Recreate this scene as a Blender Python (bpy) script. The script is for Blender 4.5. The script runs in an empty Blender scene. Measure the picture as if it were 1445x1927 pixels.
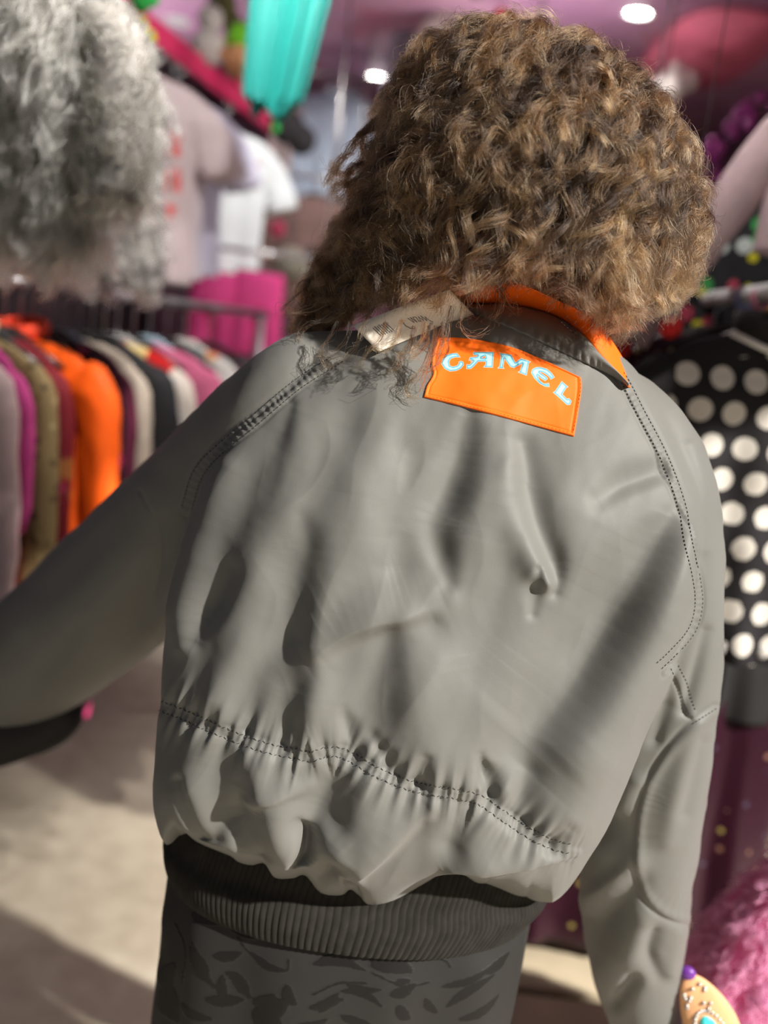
import bpy, bmesh, math, random
import numpy as np
from mathutils import Vector, Matrix
from mathutils.bvhtree import BVHTree

random.seed(7)
RNG = np.random.default_rng(11)
scene = bpy.context.scene
COL = scene.collection
PI = math.pi

# ------------------------------------------------------------------ camera
F_PX, CX, CY = 1700.0, 722.5, 963.5
CAM = np.array([0.0, 0.0, 1.45])
PITCH, ROLL = math.radians(11.0), math.radians(7.0)
_r0 = np.array([1.0, 0, 0]); _f = np.array([0, math.cos(PITCH), -math.sin(PITCH)])
_u0 = np.array([0, math.sin(PITCH), math.cos(PITCH)])
RIGHT = math.cos(ROLL) * _r0 + math.sin(ROLL) * _u0
UP = -math.sin(ROLL) * _r0 + math.cos(ROLL) * _u0
FWD = _f

def at(px, py, y):
    """point of the place seen at a pixel, at the distance y into the shop"""
    d = FWD + RIGHT * ((px - CX) / F_PX) + UP * ((CY - py) / F_PX)
    return CAM + d * (y / d[1])

def ray(px, py):
    d = FWD + RIGHT * ((px - CX) / F_PX) + UP * ((CY - py) / F_PX)
    return d / np.linalg.norm(d)

def on_floor(px, py, z=0.0):
    d = ray(px, py)
    return CAM + d * ((z - CAM[2]) / d[2])

def project(P):
    q = P - CAM
    z = q @ FWD
    return np.stack([CX + F_PX * (q @ RIGHT) / z, CY - F_PX * (q @ UP) / z], 1), z

cam_data = bpy.data.cameras.new('camera')
cam = bpy.data.objects.new('camera', cam_data)
COL.objects.link(cam)
M = Matrix(((RIGHT[0], UP[0], -FWD[0], CAM[0]), (RIGHT[1], UP[1], -FWD[1], CAM[1]),
            (RIGHT[2], UP[2], -FWD[2], CAM[2]), (0, 0, 0, 1)))
cam.matrix_world = M
cam_data.sensor_fit = 'VERTICAL'
cam_data.sensor_height = 24.0
cam_data.lens = 24.0 * F_PX / 1927.0
cam_data.clip_start = 0.02
cam_data.dof.use_dof = True
cam_data.dof.focus_distance = 1.0
cam_data.dof.aperture_fstop = 1.0
scene.camera = cam

# ------------------------------------------------------------------ render settings
scene.view_settings.view_transform = 'Standard'
scene.view_settings.look = 'None'
scene.view_settings.gamma = 1.0
scene.view_settings.use_curve_mapping = False
scene.view_settings.exposure = 0.0
scene.cycles.use_denoising = True
scene.cycles.use_adaptive_sampling = True
scene.cycles.adaptive_threshold = 0.02
scene.cycles.max_bounces = 6
scene.cycles.diffuse_bounces = 3
scene.cycles.glossy_bounces = 3
scene.cycles.transmission_bounces = 4
scene.cycles.sample_clamp_indirect = 5.0
scene.cycles.denoising_prefilter = 'NONE'
scene.cycles.debug_use_compact_bvh = True
scene.cycles_curves.subdivisions = 2
scene.cycles_curves.shape = 'RIBBONS'

# ------------------------------------------------------------------ helpers
def prop(o, label=None, cat=None, group=None, kind=None):
    if label: o['label'] = label
    if cat: o['category'] = cat
    if group: o['group'] = group
    if kind: o['kind'] = kind
    return o

def link(o, parent=None):
    COL.objects.link(o)
    if parent is not None:
        o.parent = parent
        o.matrix_parent_inverse = Matrix.Identity(4)
    return o

def empty(name, loc=(0, 0, 0), rz=0.0):
    o = bpy.data.objects.new(name, None)
    o.empty_display_size = 0.05
    o.location = [float(c) for c in loc]; o.rotation_euler = (0, 0, rz)
    return link(o)

def mesh_np(name, V, quads=None, tris=None, mat=None, parent=None, smooth=True, polys=None):
    me = bpy.data.meshes.new(name)
    faces = []
    if polys is not None:
        faces = polys
        me.from_pydata([tuple(map(float, v)) for v in V], [], faces)
    else:
        V = np.asarray(V, dtype=np.float32)
        nq = 0 if quads is None else len(quads); nt = 0 if tris is None else len(tris)
        me.vertices.add(len(V)); me.vertices.foreach_set('co', V.ravel())
        idx = []
        if nq: idx.append(np.asarray(quads, np.int32).ravel())
        if nt: idx.append(np.asarray(tris, np.int32).ravel())
        idx = np.concatenate(idx)
        me.loops.add(len(idx)); me.loops.foreach_set('vertex_index', idx)
        me.polygons.add(nq + nt)
        st = np.concatenate([np.arange(nq) * 4, nq * 4 + np.arange(nt) * 3]).astype(np.int32)
        me.polygons.foreach_set('loop_start', st)
        me.update(calc_edges=True); me.validate()
    if smooth:
        me.polygons.foreach_set('use_smooth', np.ones(len(me.polygons), bool))
    if mat is not None:
        for m in (mat if isinstance(mat, (list, tuple)) else [mat]): me.materials.append(m)
    o = bpy.data.objects.new(name, me)
    return link(o, parent)

def get_co(me):
    a = np.empty(len(me.vertices) * 3, np.float32); me.vertices.foreach_get('co', a)
    return a.reshape(-1, 3).astype(np.float64)

def get_no(me):
    a = np.empty(len(me.vertices) * 3, np.float32)
    me.vertex_normals.foreach_get('vector', a)
    return a.reshape(-1, 3).astype(np.float64)

def set_co(me, V):
    me.vertices.foreach_set('co', np.asarray(V, np.float32).ravel()); me.update()

def set_attr(me, name, vals):
    a = me.attributes.new(name, 'FLOAT', 'POINT'); a.data.foreach_set('value', np.asarray(vals, np.float32))

def grid_quads(nr, nc, wrap=False):
    cs = nc if wrap else nc - 1
    i, j = np.meshgrid(np.arange(nr - 1), np.arange(cs), indexing='ij')
    j2 = (j + 1) % nc
    return np.stack([i * nc + j, i * nc + j2, (i + 1) * nc + j2, (i + 1) * nc + j], -1).reshape(-1, 4)

def catmull(P, n):
    """n samples through the rows of P"""
    P = np.asarray(P, float)
    Q = np.vstack([2 * P[0] - P[1], P, 2 * P[-1] - P[-2]])
    t = np.linspace(0, len(P) - 1, n)
    i = np.minimum(t.astype(int), len(P) - 2); u = (t - i)[:, None]
    a, b, c, d = Q[i], Q[i + 1], Q[i + 2], Q[i + 3]
    return 0.5 * ((2 * b) + (c - a) * u + (2 * a - 5 * b + 4 * c - d) * u ** 2 + (3 * b - a - 3 * c + d) * u ** 3)

def nrm(v):
    return v / np.maximum(np.linalg.norm(v, axis=-1, keepdims=True), 1e-9)

def tube_rows(C, A, B, nc=64, n=2.0, bf=None, caps=True):
    """closed tube: centres C, half-width vectors A, back vectors B, front vectors bf"""
    nr = len(C)
    th = np.linspace(0, 2 * PI, nc, endpoint=False)
    c, s = np.cos(th), np.sin(th)
    c = np.sign(c) * np.abs(c) ** (2 / n); s = np.sign(s) * np.abs(s) ** (2 / n)
    bf = B if bf is None else bf
    V = C[:, None] + A[:, None] * c[None, :, None] + np.where(s[None, :, None] > 0, B[:, None], bf[:, None]) * s[None, :, None]
    V = V.reshape(-1, 3); Q = grid_quads(nr, nc, True); T = None
    if caps:
        k = len(V); V = np.vstack([V, C[0], C[-1]])
        j = np.arange(nc); j2 = (j + 1) % nc
        T = np.vstack([np.stack([np.full(nc, k), j2, j], 1), np.stack([np.full(nc, k + 1), (nr - 1) * nc + j, (nr - 1) * nc + j2], 1)])
    return V, Q, T

def tube_path(P, R, nc=16, flat=1.0, up=(0, 0, 1), caps=True, n=2.0):
    """round tube along a polyline with a radius per point"""
    P = np.asarray(P, float); R = np.broadcast_to(np.asarray(R, float), (len(P),))
    T = nrm(np.gradient(P, axis=0)); up = np.broadcast_to(np.asarray(up, float), P.shape)
    X = np.cross(T, up); bad = np.linalg.norm(X, axis=1) < 1e-3
    if bad.any(): X[bad] = np.cross(T[bad], np.array([0.3, 1.0, 0.1]))
    X = nrm(X); Y = nrm(np.cross(X, T))
    return tube_rows(P, X * R[:, None], Y * R[:, None] * flat, nc, n, caps=caps)

class MB:
    """collects shapes into one mesh"""
    def __init__(s): s.V = []; s.Q = []; s.T = []; s.n = 0
    def add(s, V, Q=None, T=None):
        V = np.asarray(V, float)
        if Q is not None and len(Q): s.Q.append(np.asarray(Q) + s.n)
        if T is not None and len(T): s.T.append(np.asarray(T) + s.n)
        s.V.append(V); s.n += len(V); return s
    def tube(s, P, R, nc=10, **k): return s.add(*tube_path(P, R, nc, **k))
    def box(s, lo, hi, M=None, bev=0.0):
        bm = bmesh.new(); bmesh.ops.create_cube(bm, size=1.0)
        lo, hi = np.asarray(lo, float), np.asarray(hi, float)
        for v in bm.verts: v.co = Vector((lo + hi) / 2) + Vector(np.array(v.co) * (hi - lo))
        if bev > 0: bmesh.ops.bevel(bm, geom=bm.edges[:], offset=bev, segments=2, profile=0.6, affect='EDGES')
        bmesh.ops.triangulate(bm, faces=bm.faces[:])
        V = np.array([v.co[:] for v in bm.verts]); T = np.array([[v.index for v in f.verts] for f in bm.faces])
        bm.free()
        if M is not None: V = V @ M[:3, :3].T + M[:3, 3]
        return s.add(V, None, T)
    def ball(s, c, r, seg=16, rings=10):
        u = np.linspace(0, PI, rings)
        C = np.asarray(c, float) + np.stack([0 * u, 0 * u, np.cos(u)], 1) * np.asarray(r)
        rr = np.maximum(np.sin(u), 1e-4)
        r3 = np.broadcast_to(np.asarray(r, float), (3,))
        A = np.stack([rr * r3[0], 0 * u, 0 * u], 1); B = np.stack([0 * u, rr * r3[1], 0 * u], 1)
        return s.add(*tube_rows(C, A, B, seg))
    def build(s, name, mat, parent=None, smooth=True):
        return mesh_np(name, np.vstack(s.V), np.vstack(s.Q) if s.Q else None, np.vstack(s.T) if s.T else None, mat, parent, smooth)

def vnoise(P, scale, seed=0):
    """smooth value noise, vectorised, about -1..1"""
    Q = np.asarray(P, float) * scale
    i = np.floor(Q).astype(np.int64); f = Q - i; f = f * f * (3 - 2 * f)
    out = np.zeros(len(Q))
    D = Q.shape[1]
    for k in range(2 ** D):
        b = np.array([(k >> d) & 1 for d in range(D)])
        c = i + b
        h = np.full(len(Q), seed * 7919 + 13, np.int64)
        for d, pr in zip(range(D), (73856093, 19349663, 83492791)):
            h = h ^ (c[:, d] * pr)
        h = (h ^ (h >> 13)) * 1274126177 & 0x7fffffff
        h = (h ^ (h >> 15)) & 0xffff
        w = np.prod(np.where(b, f, 1 - f), 1)
        out += w * (h / 32767.5 - 1)
    return out

# ------------------------------------------------------------------ materials
def new_mat(name):
    m = bpy.data.materials.new(name); m.use_nodes = True
    nt = m.node_tree; nt.nodes.clear()
    out = nt.nodes.new('ShaderNodeOutputMaterial')
    b = nt.nodes.new('ShaderNodeBsdfPrincipled'); nt.links.new(b.outputs[0], out.inputs[0])
    return m, nt, b

def N(nt, t, **k):
    n = nt.nodes.new(t)
    for a, v in k.items():
        if a.startswith('i_'):
            key = a[2:]; key = int(key) if key.isdigit() else key
            n.inputs[key].default_value = v
        else: setattr(n, a, v)
    return n

def ramp(nt, stops, interp='LINEAR'):
    r = nt.nodes.new('ShaderNodeValToRGB'); cr = r.color_ramp; cr.interpolation = interp
    while len(cr.elements) < len(stops): cr.elements.new(0.5)
    for e, (p, c) in zip(cr.elements, stops):
        e.position = p; e.color = (c[0], c[1], c[2], 1)
    return r

def srgb(r, g, b):
    f = lambda c: (c / 255 / 12.92) if c <= 10 else ((c / 255 + 0.055) / 1.055) ** 2.4
    return (f(r), f(g), f(b))

def cloth_mat(name, col, rough=0.75, var=0.12, scale=30.0, bump=0.15, bscale=900.0, sheen=0.0, spec=0.3):
    m, nt, b = new_mat(name)
    tc = N(nt, 'ShaderNodeTexCoord')
    no = N(nt, 'ShaderNodeTexNoise', i_Scale=scale, i_Detail=4.0)
    nt.links.new(tc.outputs['Object'], no.inputs['Vector'])
    lo = [c * (1 - var) for c in col]; hi = [min(1, c * (1 + var)) for c in col]
    r = ramp(nt, [(0.3, lo), (0.7, hi)]); nt.links.new(no.outputs['Fac'], r.inputs[0])
    nt.links.new(r.outputs[0], b.inputs['Base Color'])
    b.inputs['Roughness'].default_value = rough
    b.inputs['Specular IOR Level'].default_value = spec
    if sheen: b.inputs['Sheen Weight'].default_value = sheen
    if bump:
        n2 = N(nt, 'ShaderNodeTexNoise', i_Scale=bscale, i_Detail=2.0)
        nt.links.new(tc.outputs['Object'], n2.inputs['Vector'])
        bp = N(nt, 'ShaderNodeBump', i_Strength=bump, i_Distance=0.001)
        nt.links.new(n2.outputs['Fac'], bp.inputs['Height']); nt.links.new(bp.outputs[0], b.inputs['Normal'])
    return m

def spots_mat(name, base, cols, scale=25.0, size=0.35, rnd=1.0, rough=0.8, sz=(1, 1, 1)):
    """base cloth with scattered spots in several colours (voronoi cells)"""
    m, nt, b = new_mat(name)
    tc = N(nt, 'ShaderNodeTexCoord'); mp = N(nt, 'ShaderNodeMapping'); mp.inputs['Scale'].default_value = sz
    nt.links.new(tc.outputs['Object'], mp.inputs[0])
    v = N(nt, 'ShaderNodeTexVoronoi', i_Scale=scale); v.inputs['Randomness'].default_value = rnd
    nt.links.new(mp.outputs[0], v.inputs['Vector'])
    sp = N(nt, 'ShaderNodeSeparateColor'); nt.links.new(v.outputs['Color'], sp.inputs[0])
    st = [((k + 0.0) / len(cols), c) for k, c in enumerate(cols)]
    r = ramp(nt, st, 'CONSTANT'); nt.links.new(sp.outputs[0], r.inputs[0])
    lt = N(nt, 'ShaderNodeMath', operation='LESS_THAN'); lt.inputs[1].default_value = size
    nt.links.new(v.outputs['Distance'], lt.inputs[0])
    mx = N(nt, 'ShaderNodeMix', data_type='RGBA')
    mx.inputs[6].default_value = (*base, 1)
    nt.links.new(lt.outputs[0], mx.inputs[0]); nt.links.new(r.outputs[0], mx.inputs[7])
    nt.links.new(mx.outputs[2], b.inputs['Base Color'])
    b.inputs['Roughness'].default_value = rough; b.inputs['Specular IOR Level'].default_value = 0.25
    return m

def attr_mat(name, stops, attr='pattern', rough=0.7, interp='CONSTANT', sheen=0.0, lo=-1.0, hi=1.0, bump=0.12, bscale=900):
    m, nt, b = new_mat(name)
    a = N(nt, 'ShaderNodeAttribute', attribute_name=attr)
    mr = N(nt, 'ShaderNodeMapRange'); mr.inputs[1].default_value = lo; mr.inputs[2].default_value = hi
    nt.links.new(a.outputs['Fac'], mr.inputs[0])
    r = ramp(nt, stops, interp); nt.links.new(mr.outputs[0], r.inputs[0])
    nt.links.new(r.outputs[0], b.inputs['Base Color'])
    b.inputs['Roughness'].default_value = rough; b.inputs['Specular IOR Level'].default_value = 0.25
    if sheen: b.inputs['Sheen Weight'].default_value = sheen
    if bump:
        tc = N(nt, 'ShaderNodeTexCoord')
        n2 = N(nt, 'ShaderNodeTexNoise', i_Scale=float(bscale), i_Detail=2.0)
        nt.links.new(tc.outputs['Object'], n2.inputs['Vector'])
        bp = N(nt, 'ShaderNodeBump', i_Strength=bump, i_Distance=0.001)
        nt.links.new(n2.outputs['Fac'], bp.inputs['Height']); nt.links.new(bp.outputs[0], b.inputs['Normal'])
    return m

def plain(name, col, rough=0.5, metal=0.0, emit=None, es=0.0):
    m, nt, b = new_mat(name)
    no = N(nt, 'ShaderNodeTexNoise', i_Scale=40.0)
    r = ramp(nt, [(0.3, [c * 0.93 for c in col]), (0.7, [min(1, c * 1.05) for c in col])])
    nt.links.new(no.outputs['Fac'], r.inputs[0]); nt.links.new(r.outputs[0], b.inputs['Base Color'])
    b.inputs['Roughness'].default_value = rough; b.inputs['Metallic'].default_value = metal
    if emit:
        b.inputs['Emission Color'].default_value = (*emit, 1); b.inputs['Emission Strength'].default_value = es
    return m

def hair_mat(name, dark, light, rough=0.38, radial=0.5, rnd=0.25, attr=None, tipmix=0.6):
    m = bpy.data.materials.new(name); m.use_nodes = True
    nt = m.node_tree; nt.nodes.clear()
    out = nt.nodes.new('ShaderNodeOutputMaterial')
    h = nt.nodes.new('ShaderNodeBsdfHairPrincipled'); h.model = 'CHIANG'; h.parametrization = 'COLOR'
    h.inputs['Roughness'].default_value = rough; h.inputs['Radial Roughness'].default_value = radial
    h.inputs['Random Roughness'].default_value = 0.2
    info = nt.nodes.new('ShaderNodeHairInfo')
    mul = N(nt, 'ShaderNodeMath', operation='MULTIPLY'); mul.inputs[1].default_value = tipmix
    nt.links.new(info.outputs['Intercept'], mul.inputs[0])
    ad = N(nt, 'ShaderNodeMath', operation='MULTIPLY_ADD'); ad.inputs[1].default_value = rnd
    nt.links.new(info.outputs['Random'], ad.inputs[0]); nt.links.new(mul.outputs[0], ad.inputs[2])
    last = ad
    if attr:
        a = N(nt, 'ShaderNodeAttribute', attribute_name=attr)
        s = N(nt, 'ShaderNodeMath', operation='ADD'); nt.links.new(ad.outputs[0], s.inputs[0]); nt.links.new(a.outputs['Fac'], s.inputs[1])
        last = s
    r = ramp(nt, [(0.0, dark), (1.0, light)]); nt.links.new(last.outputs[0], r.inputs[0])
    nt.links.new(r.outputs[0], h.inputs['Color'])
    nt.links.new(h.outputs[0], out.inputs[0])
    return m

def strands(name, P, r0, r1, mat, parent=None, tone=None):
    """P: (strands, points, 3) -> one hair object"""
    ns, npt = P.shape[:2]
    hc = bpy.data.hair_curves.new(name)
    hc.add_curves([npt] * ns)
    hc.attributes['position'].data.foreach_set('vector', P.astype(np.float32).ravel())
    ra = hc.attributes.get('radius') or hc.attributes.new('radius', 'FLOAT', 'POINT')
    rr = np.broadcast_to(np.linspace(r0, r1, npt)[None], (ns, npt)).astype(np.float32)
    ra.data.foreach_set('value', np.ascontiguousarray(rr).ravel())
    if tone is not None:
        ta = hc.attributes.new('tone', 'FLOAT', 'CURVE'); ta.data.foreach_set('value', tone.astype(np.float32))
    hc.materials.append(mat)
    o = bpy.data.objects.new(name, hc)
    return link(o, parent)

# ------------------------------------------------------------------ fold tools (work in image pixels, displace real surface)
def seg_field(P, pts):
    """nearest point on a polyline: signed distance (right of travel +), arc length, interpolated extra columns"""
    pts = np.asarray(pts, float); A, B = pts[:-1, :2], pts[1:, :2]
    L = np.linalg.norm(B - A, axis=1); cum = np.concatenate([[0], np.cumsum(L)])
    best = np.full(len(P), 1e18); D = np.zeros(len(P)); S = np.zeros(len(P)); E = np.zeros((len(P), pts.shape[1] - 2))
    for k in range(len(A)):
        t = (B[k] - A[k]) / max(L[k], 1e-9); q = P - A[k]
        u = np.clip(q @ t, 0, L[k]); r = q - u[:, None] * t
        d2 = (r ** 2).sum(1); m = d2 < best
        best[m] = d2[m]
        sg = np.sign(q[m] @ np.array([t[1], -t[0]])); sg[sg == 0] = 1
        D[m] = np.sqrt(d2[m]) * sg * -1
        S[m] = cum[k] + u[m]
        w = (u[m] / max(L[k], 1e-9))[:, None]
        E[m] = pts[k, 2:] * (1 - w) + pts[k + 1, 2:] * w
    # with y downwards, (ty,-tx) points to image right for a downward line
    return -D, S, E

def smooth_poly(pts, n=4):
    pts = np.asarray(pts, float)
    return catmull(pts, (len(pts) - 1) * n + 1) if len(pts) > 2 else pts

def fold_height(P, folds):
    h = np.zeros(len(P))
    for f in folds:
        pts = smooth_poly(f)
        lo = pts[:, :2].min(0) - 3 * pts[:, 3:].max(); hi = pts[:, :2].max(0) + 3 * pts[:, 3:].max()
        m = ((P > lo) & (P < hi)).all(1)
        if not m.any(): continue
        D, S, E = seg_field(P[m], pts)
        w = np.where(D > 0, E[:, 2], E[:, 1])
        Lt = np.linalg.norm(np.diff(pts[:, :2], axis=0), axis=1).sum(); q_ = min(34.0, Lt * 0.3)
        tp_ = np.clip(np.minimum(S, Lt - S) / q_, 0, 1); tp_ = tp_ * tp_ * (3 - 2 * tp_)
        w = (E[:, 1] + E[:, 2]) / 2 * (1 - tp_) + w * tp_           # ends are round, not lopsided
        w = np.maximum(w * (1 + 0.2 * np.clip((w - 12) / 8, 0, 1)), 3)
        h[m] += E[:, 0] * 1e-3 * np.exp(-(np.abs(D) / w) ** 2)
    return h

# ------------------------------------------------------------------ jacket shape
TORSO = np.array([
    (880, 590, 1120, 640, 1.120, .060, .055),
    (760, 600, 1185, 695, 1.115, .078, .070),
    (610, 660, 1245, 785, 1.110, .103, .090),
    (480, 775, 1288, 890, 1.100, .125, .100),
    (405, 880, 1300, 990, 1.090, .138, .110),
    (355, 1010, 1290, 1130, 1.085, .150, .120),
    (326, 1180, 1222, 1290, 1.075, .160, .130),
    (312, 1330, 1160, 1430, 1.065, .165, .130),
    (303, 1440, 1110, 1540, 1.060, .160, .130),
    (312, 1530, 1065, 1618, 1.065, .146, .130),
    (342, 1590, 1005, 1672, 1.075, .124, .120),
    (385, 1575, 955, 1650, 1.080, .100, .100)])

def torso_tube(rows, n_rows, nc, n=2.3, grow=0.0):
    R = catmull(rows, n_rows)
    Lp = np.array([at(a[0], a[1], a[4]) for a in R]); Rp = np.array([at(a[2], a[3], a[4]) for a in R])
    C = (Lp + Rp) / 2; A = (Rp - Lp) / 2
    T = nrm(C[-1] - C[0])[None].repeat(len(C), 0)
    Bk = nrm(np.cross(T, A)); Bk = np.where(Bk[:, 1:2] > 0, -Bk, Bk)
    A = A * (1 + grow / np.linalg.norm(A, axis=1, keepdims=True))
    return C, A, Bk * (R[:, 5:6] + grow), -Bk * 0 + Bk * (R[:, 6:7] + grow), R

def px_tube(pts, k=8, nc=40, flat=1.0):
    """pts: (px, py, radius px, y)"""
    R = catmull(np.array(pts, float), (len(pts) - 1) * k + 1)
    P = np.array([at(a[0], a[1], a[3]) for a in R])
    rad = R[:, 2] * R[:, 3] / F_PX
    return tube_path(P, rad, nc, flat=flat, up=(0, -1, 0))

SLEEVE_R = [(1100, 730, 55, 1.11), (1165, 770, 76, 1.11), (1215, 840, 92, 1.10), (1255, 950, 96, 1.095), (1262, 1090, 98, 1.095), (1256, 1230, 102, 1.10), (1238, 1380, 106, 1.11),
            (1216, 1520, 112, 1.12), (1198, 1640, 112, 1.13), (1192, 1750, 106, 1.15), (1200, 1840, 92, 1.17), (1214, 1920, 76, 1.19), (1224, 1985, 58, 1.21)]
SLEEVE_L = [(760, 690, 70, 1.11), (690, 710, 92, 1.10), (590, 752, 126, 1.10), (480, 852, 136, 1.155), (345, 985, 136, 1.28), (205, 1122, 140, 1.40), (66, 1236, 126, 1.52), (-70, 1320, 110, 1.63), (-190, 1385, 84, 1.73), (-260, 1420, 56, 1.79)]

C_, A_, B_, BF_, R_ = torso_tube(TORSO, 90, 96)
mb_t = MB().add(*tube_rows(C_, A_, B_, 96, 2.9, bf=BF_))
src = MB(); src.add(*tube_rows(C_, A_, B_, 96, 2.9, bf=BF_))
VR = px_tube(SLEEVE_R); VL = px_tube(SLEEVE_L)
src.add(*VR); src.add(*VL)
tmp = src.build('tmp_shell', None)
md = tmp.modifiers.new('r', 'REMESH'); md.mode = 'VOXEL'; md.voxel_size = 0.0036
dg = bpy.context.evaluated_depsgraph_get()
me = bpy.data.meshes.new_from_object(tmp.evaluated_get(dg))

def lap(V, E, it, lam=0.5, w=None):
    V = V.copy(); n = len(V)
    deg = np.bincount(E.ravel(), minlength=n).astype(float)
    for _ in range(it):
        S = np.stack([np.bincount(E[:, 0], V[E[:, 1], c], n) + np.bincount(E[:, 1], V[E[:, 0], c], n) for c in range(V.shape[1])], 1)
        d = S / np.maximum(deg, 1)[:, None] - V
        V += lam * d * (1 if w is None else w[:, None])
    return V

def edges_of(me):
    e = np.empty(len(me.edges) * 2, np.int32); me.edges.foreach_get('vertices', e)
    return e.reshape(-1, 2)

V = lap(get_co(me), edges_of(me), 12)
nq_ = len(me.polygons)
qv = np.empty(nq_ * 4, np.int32); me.loops.foreach_get('vertex_index', qv); qv = qv.reshape(-1, 4)
qe = np.empty(nq_ * 4, np.int32); me.loops.foreach_get('edge_index', qe); qe = qe.reshape(-1, 4)
E0 = edges_of(me); n0_, n1_ = len(V), len(E0)
V = np.vstack([V, (V[E0[:, 0]] + V[E0[:, 1]]) / 2, V[qv].mean(1)])
cf = n0_ + n1_ + np.arange(nq_)
Q2 = np.concatenate([np.stack([qv[:, k], n0_ + qe[:, k], cf, n0_ + qe[:, k - 1]], 1) for k in range(4)])
bpy.data.objects.remove(tmp); bpy.data.meshes.remove(me)
o_ = mesh_np('tmp_shell', V, Q2); me = o_.data; bpy.data.objects.remove(o_)
V = lap(V, edges_of(me), 3); set_co(me, V)
V = get_co(me); NO = get_no(me); E = edges_of(me)

# which piece a vertex belongs to: nearest source tube
def axis_dist(V, tube, k, nc):
    pts = tube[0][:-2].reshape(-1, nc, 3); c = pts.mean(1); r = np.linalg.norm(pts - c[:, None], axis=2).mean(1)
    best = np.full(len(V), 1e9)
    for i in range(len(c)):
        d = np.linalg.norm(V - c[i], axis=1) - r[i]
        best = np.minimum(best, d)
    return best
def torso_dist(V):
    T = nrm(C_[-1] - C_[0]); s = (C_ - C_[0]) @ T; o = np.argsort(s)
    sv = (V - C_[0]) @ T
    out = np.zeros(len(V))
    Ci = np.stack([np.interp(sv, s[o], C_[o, k]) for k in range(3)], 1)
    aw = np.interp(sv, s[o], np.linalg.norm(A_, axis=1)[o]); bw = np.interp(sv, s[o], np.linalg.norm(B_, axis=1)[o])
    Ax = nrm(A_.mean(0)); Bx = nrm(B_.mean(0)); q = V - Ci
    x = (q @ Ax) / aw; y = (q @ Bx) / bw
    return (np.sqrt(x * x + y * y) - 1) * np.minimum(aw, bw)
dT = torso_dist(V); dR = axis_dist(V, VR, 8, 40); dL = axis_dist(V, VL, 8, 40)
PX, ZD = project(V)
view = nrm(CAM - V); facing = (NO * view).sum(1)
back = facing > -0.05

SEAM_L = [(640, 672), (560, 722), (480, 790), (410, 848), (372, 892), (350, 960), (338, 1020), (322, 1110), (318, 1180), (318, 1330)]
SEAM_R = [(1060, 600), (1105, 642), (1165, 702), (1205, 775), (1250, 862), (1282, 950), (1295, 1020), (1310, 1090), (1314, 1140), (1300, 1188), (1262, 1232), (1236, 1256)]
lab = np.zeros(len(V), int)                       # 0 torso, 1 right sleeve, 2 left sleeve
lab[(dR < dT) & (PX[:, 0] > 722)] = 1
lab[(dL < dT) & (PX[:, 0] <= 722)] = 2
d, s, e = seg_field(PX, np.array(SEAM_R + [(1190, 1340), (1150, 1440), (1110, 1550)], float)[:, :2])
top = back & (PX[:, 1] < 1256) & (PX[:, 0] > 900)
lab[top & (d < 0) & (lab == 1)] = 0; lab[top & (d >= 0) & (PX[:, 1] > 700)] = 1
d, s, e = seg_field(PX, np.array(SEAM_L, float))
top = back & (PX[:, 1] < 1180) & (PX[:, 1] > 680) & (PX[:, 0] < 700)
lab[top & (d > 0)] = 0; lab[top & (d <= 0)] = 2

soft = np.stack([(lab == k).astype(float) for k in range(3)], 1)
soft = lap(soft, E, 8, 0.6)
bw = np.clip((facing + 0.1) / 0.3, 0, 1)

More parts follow.
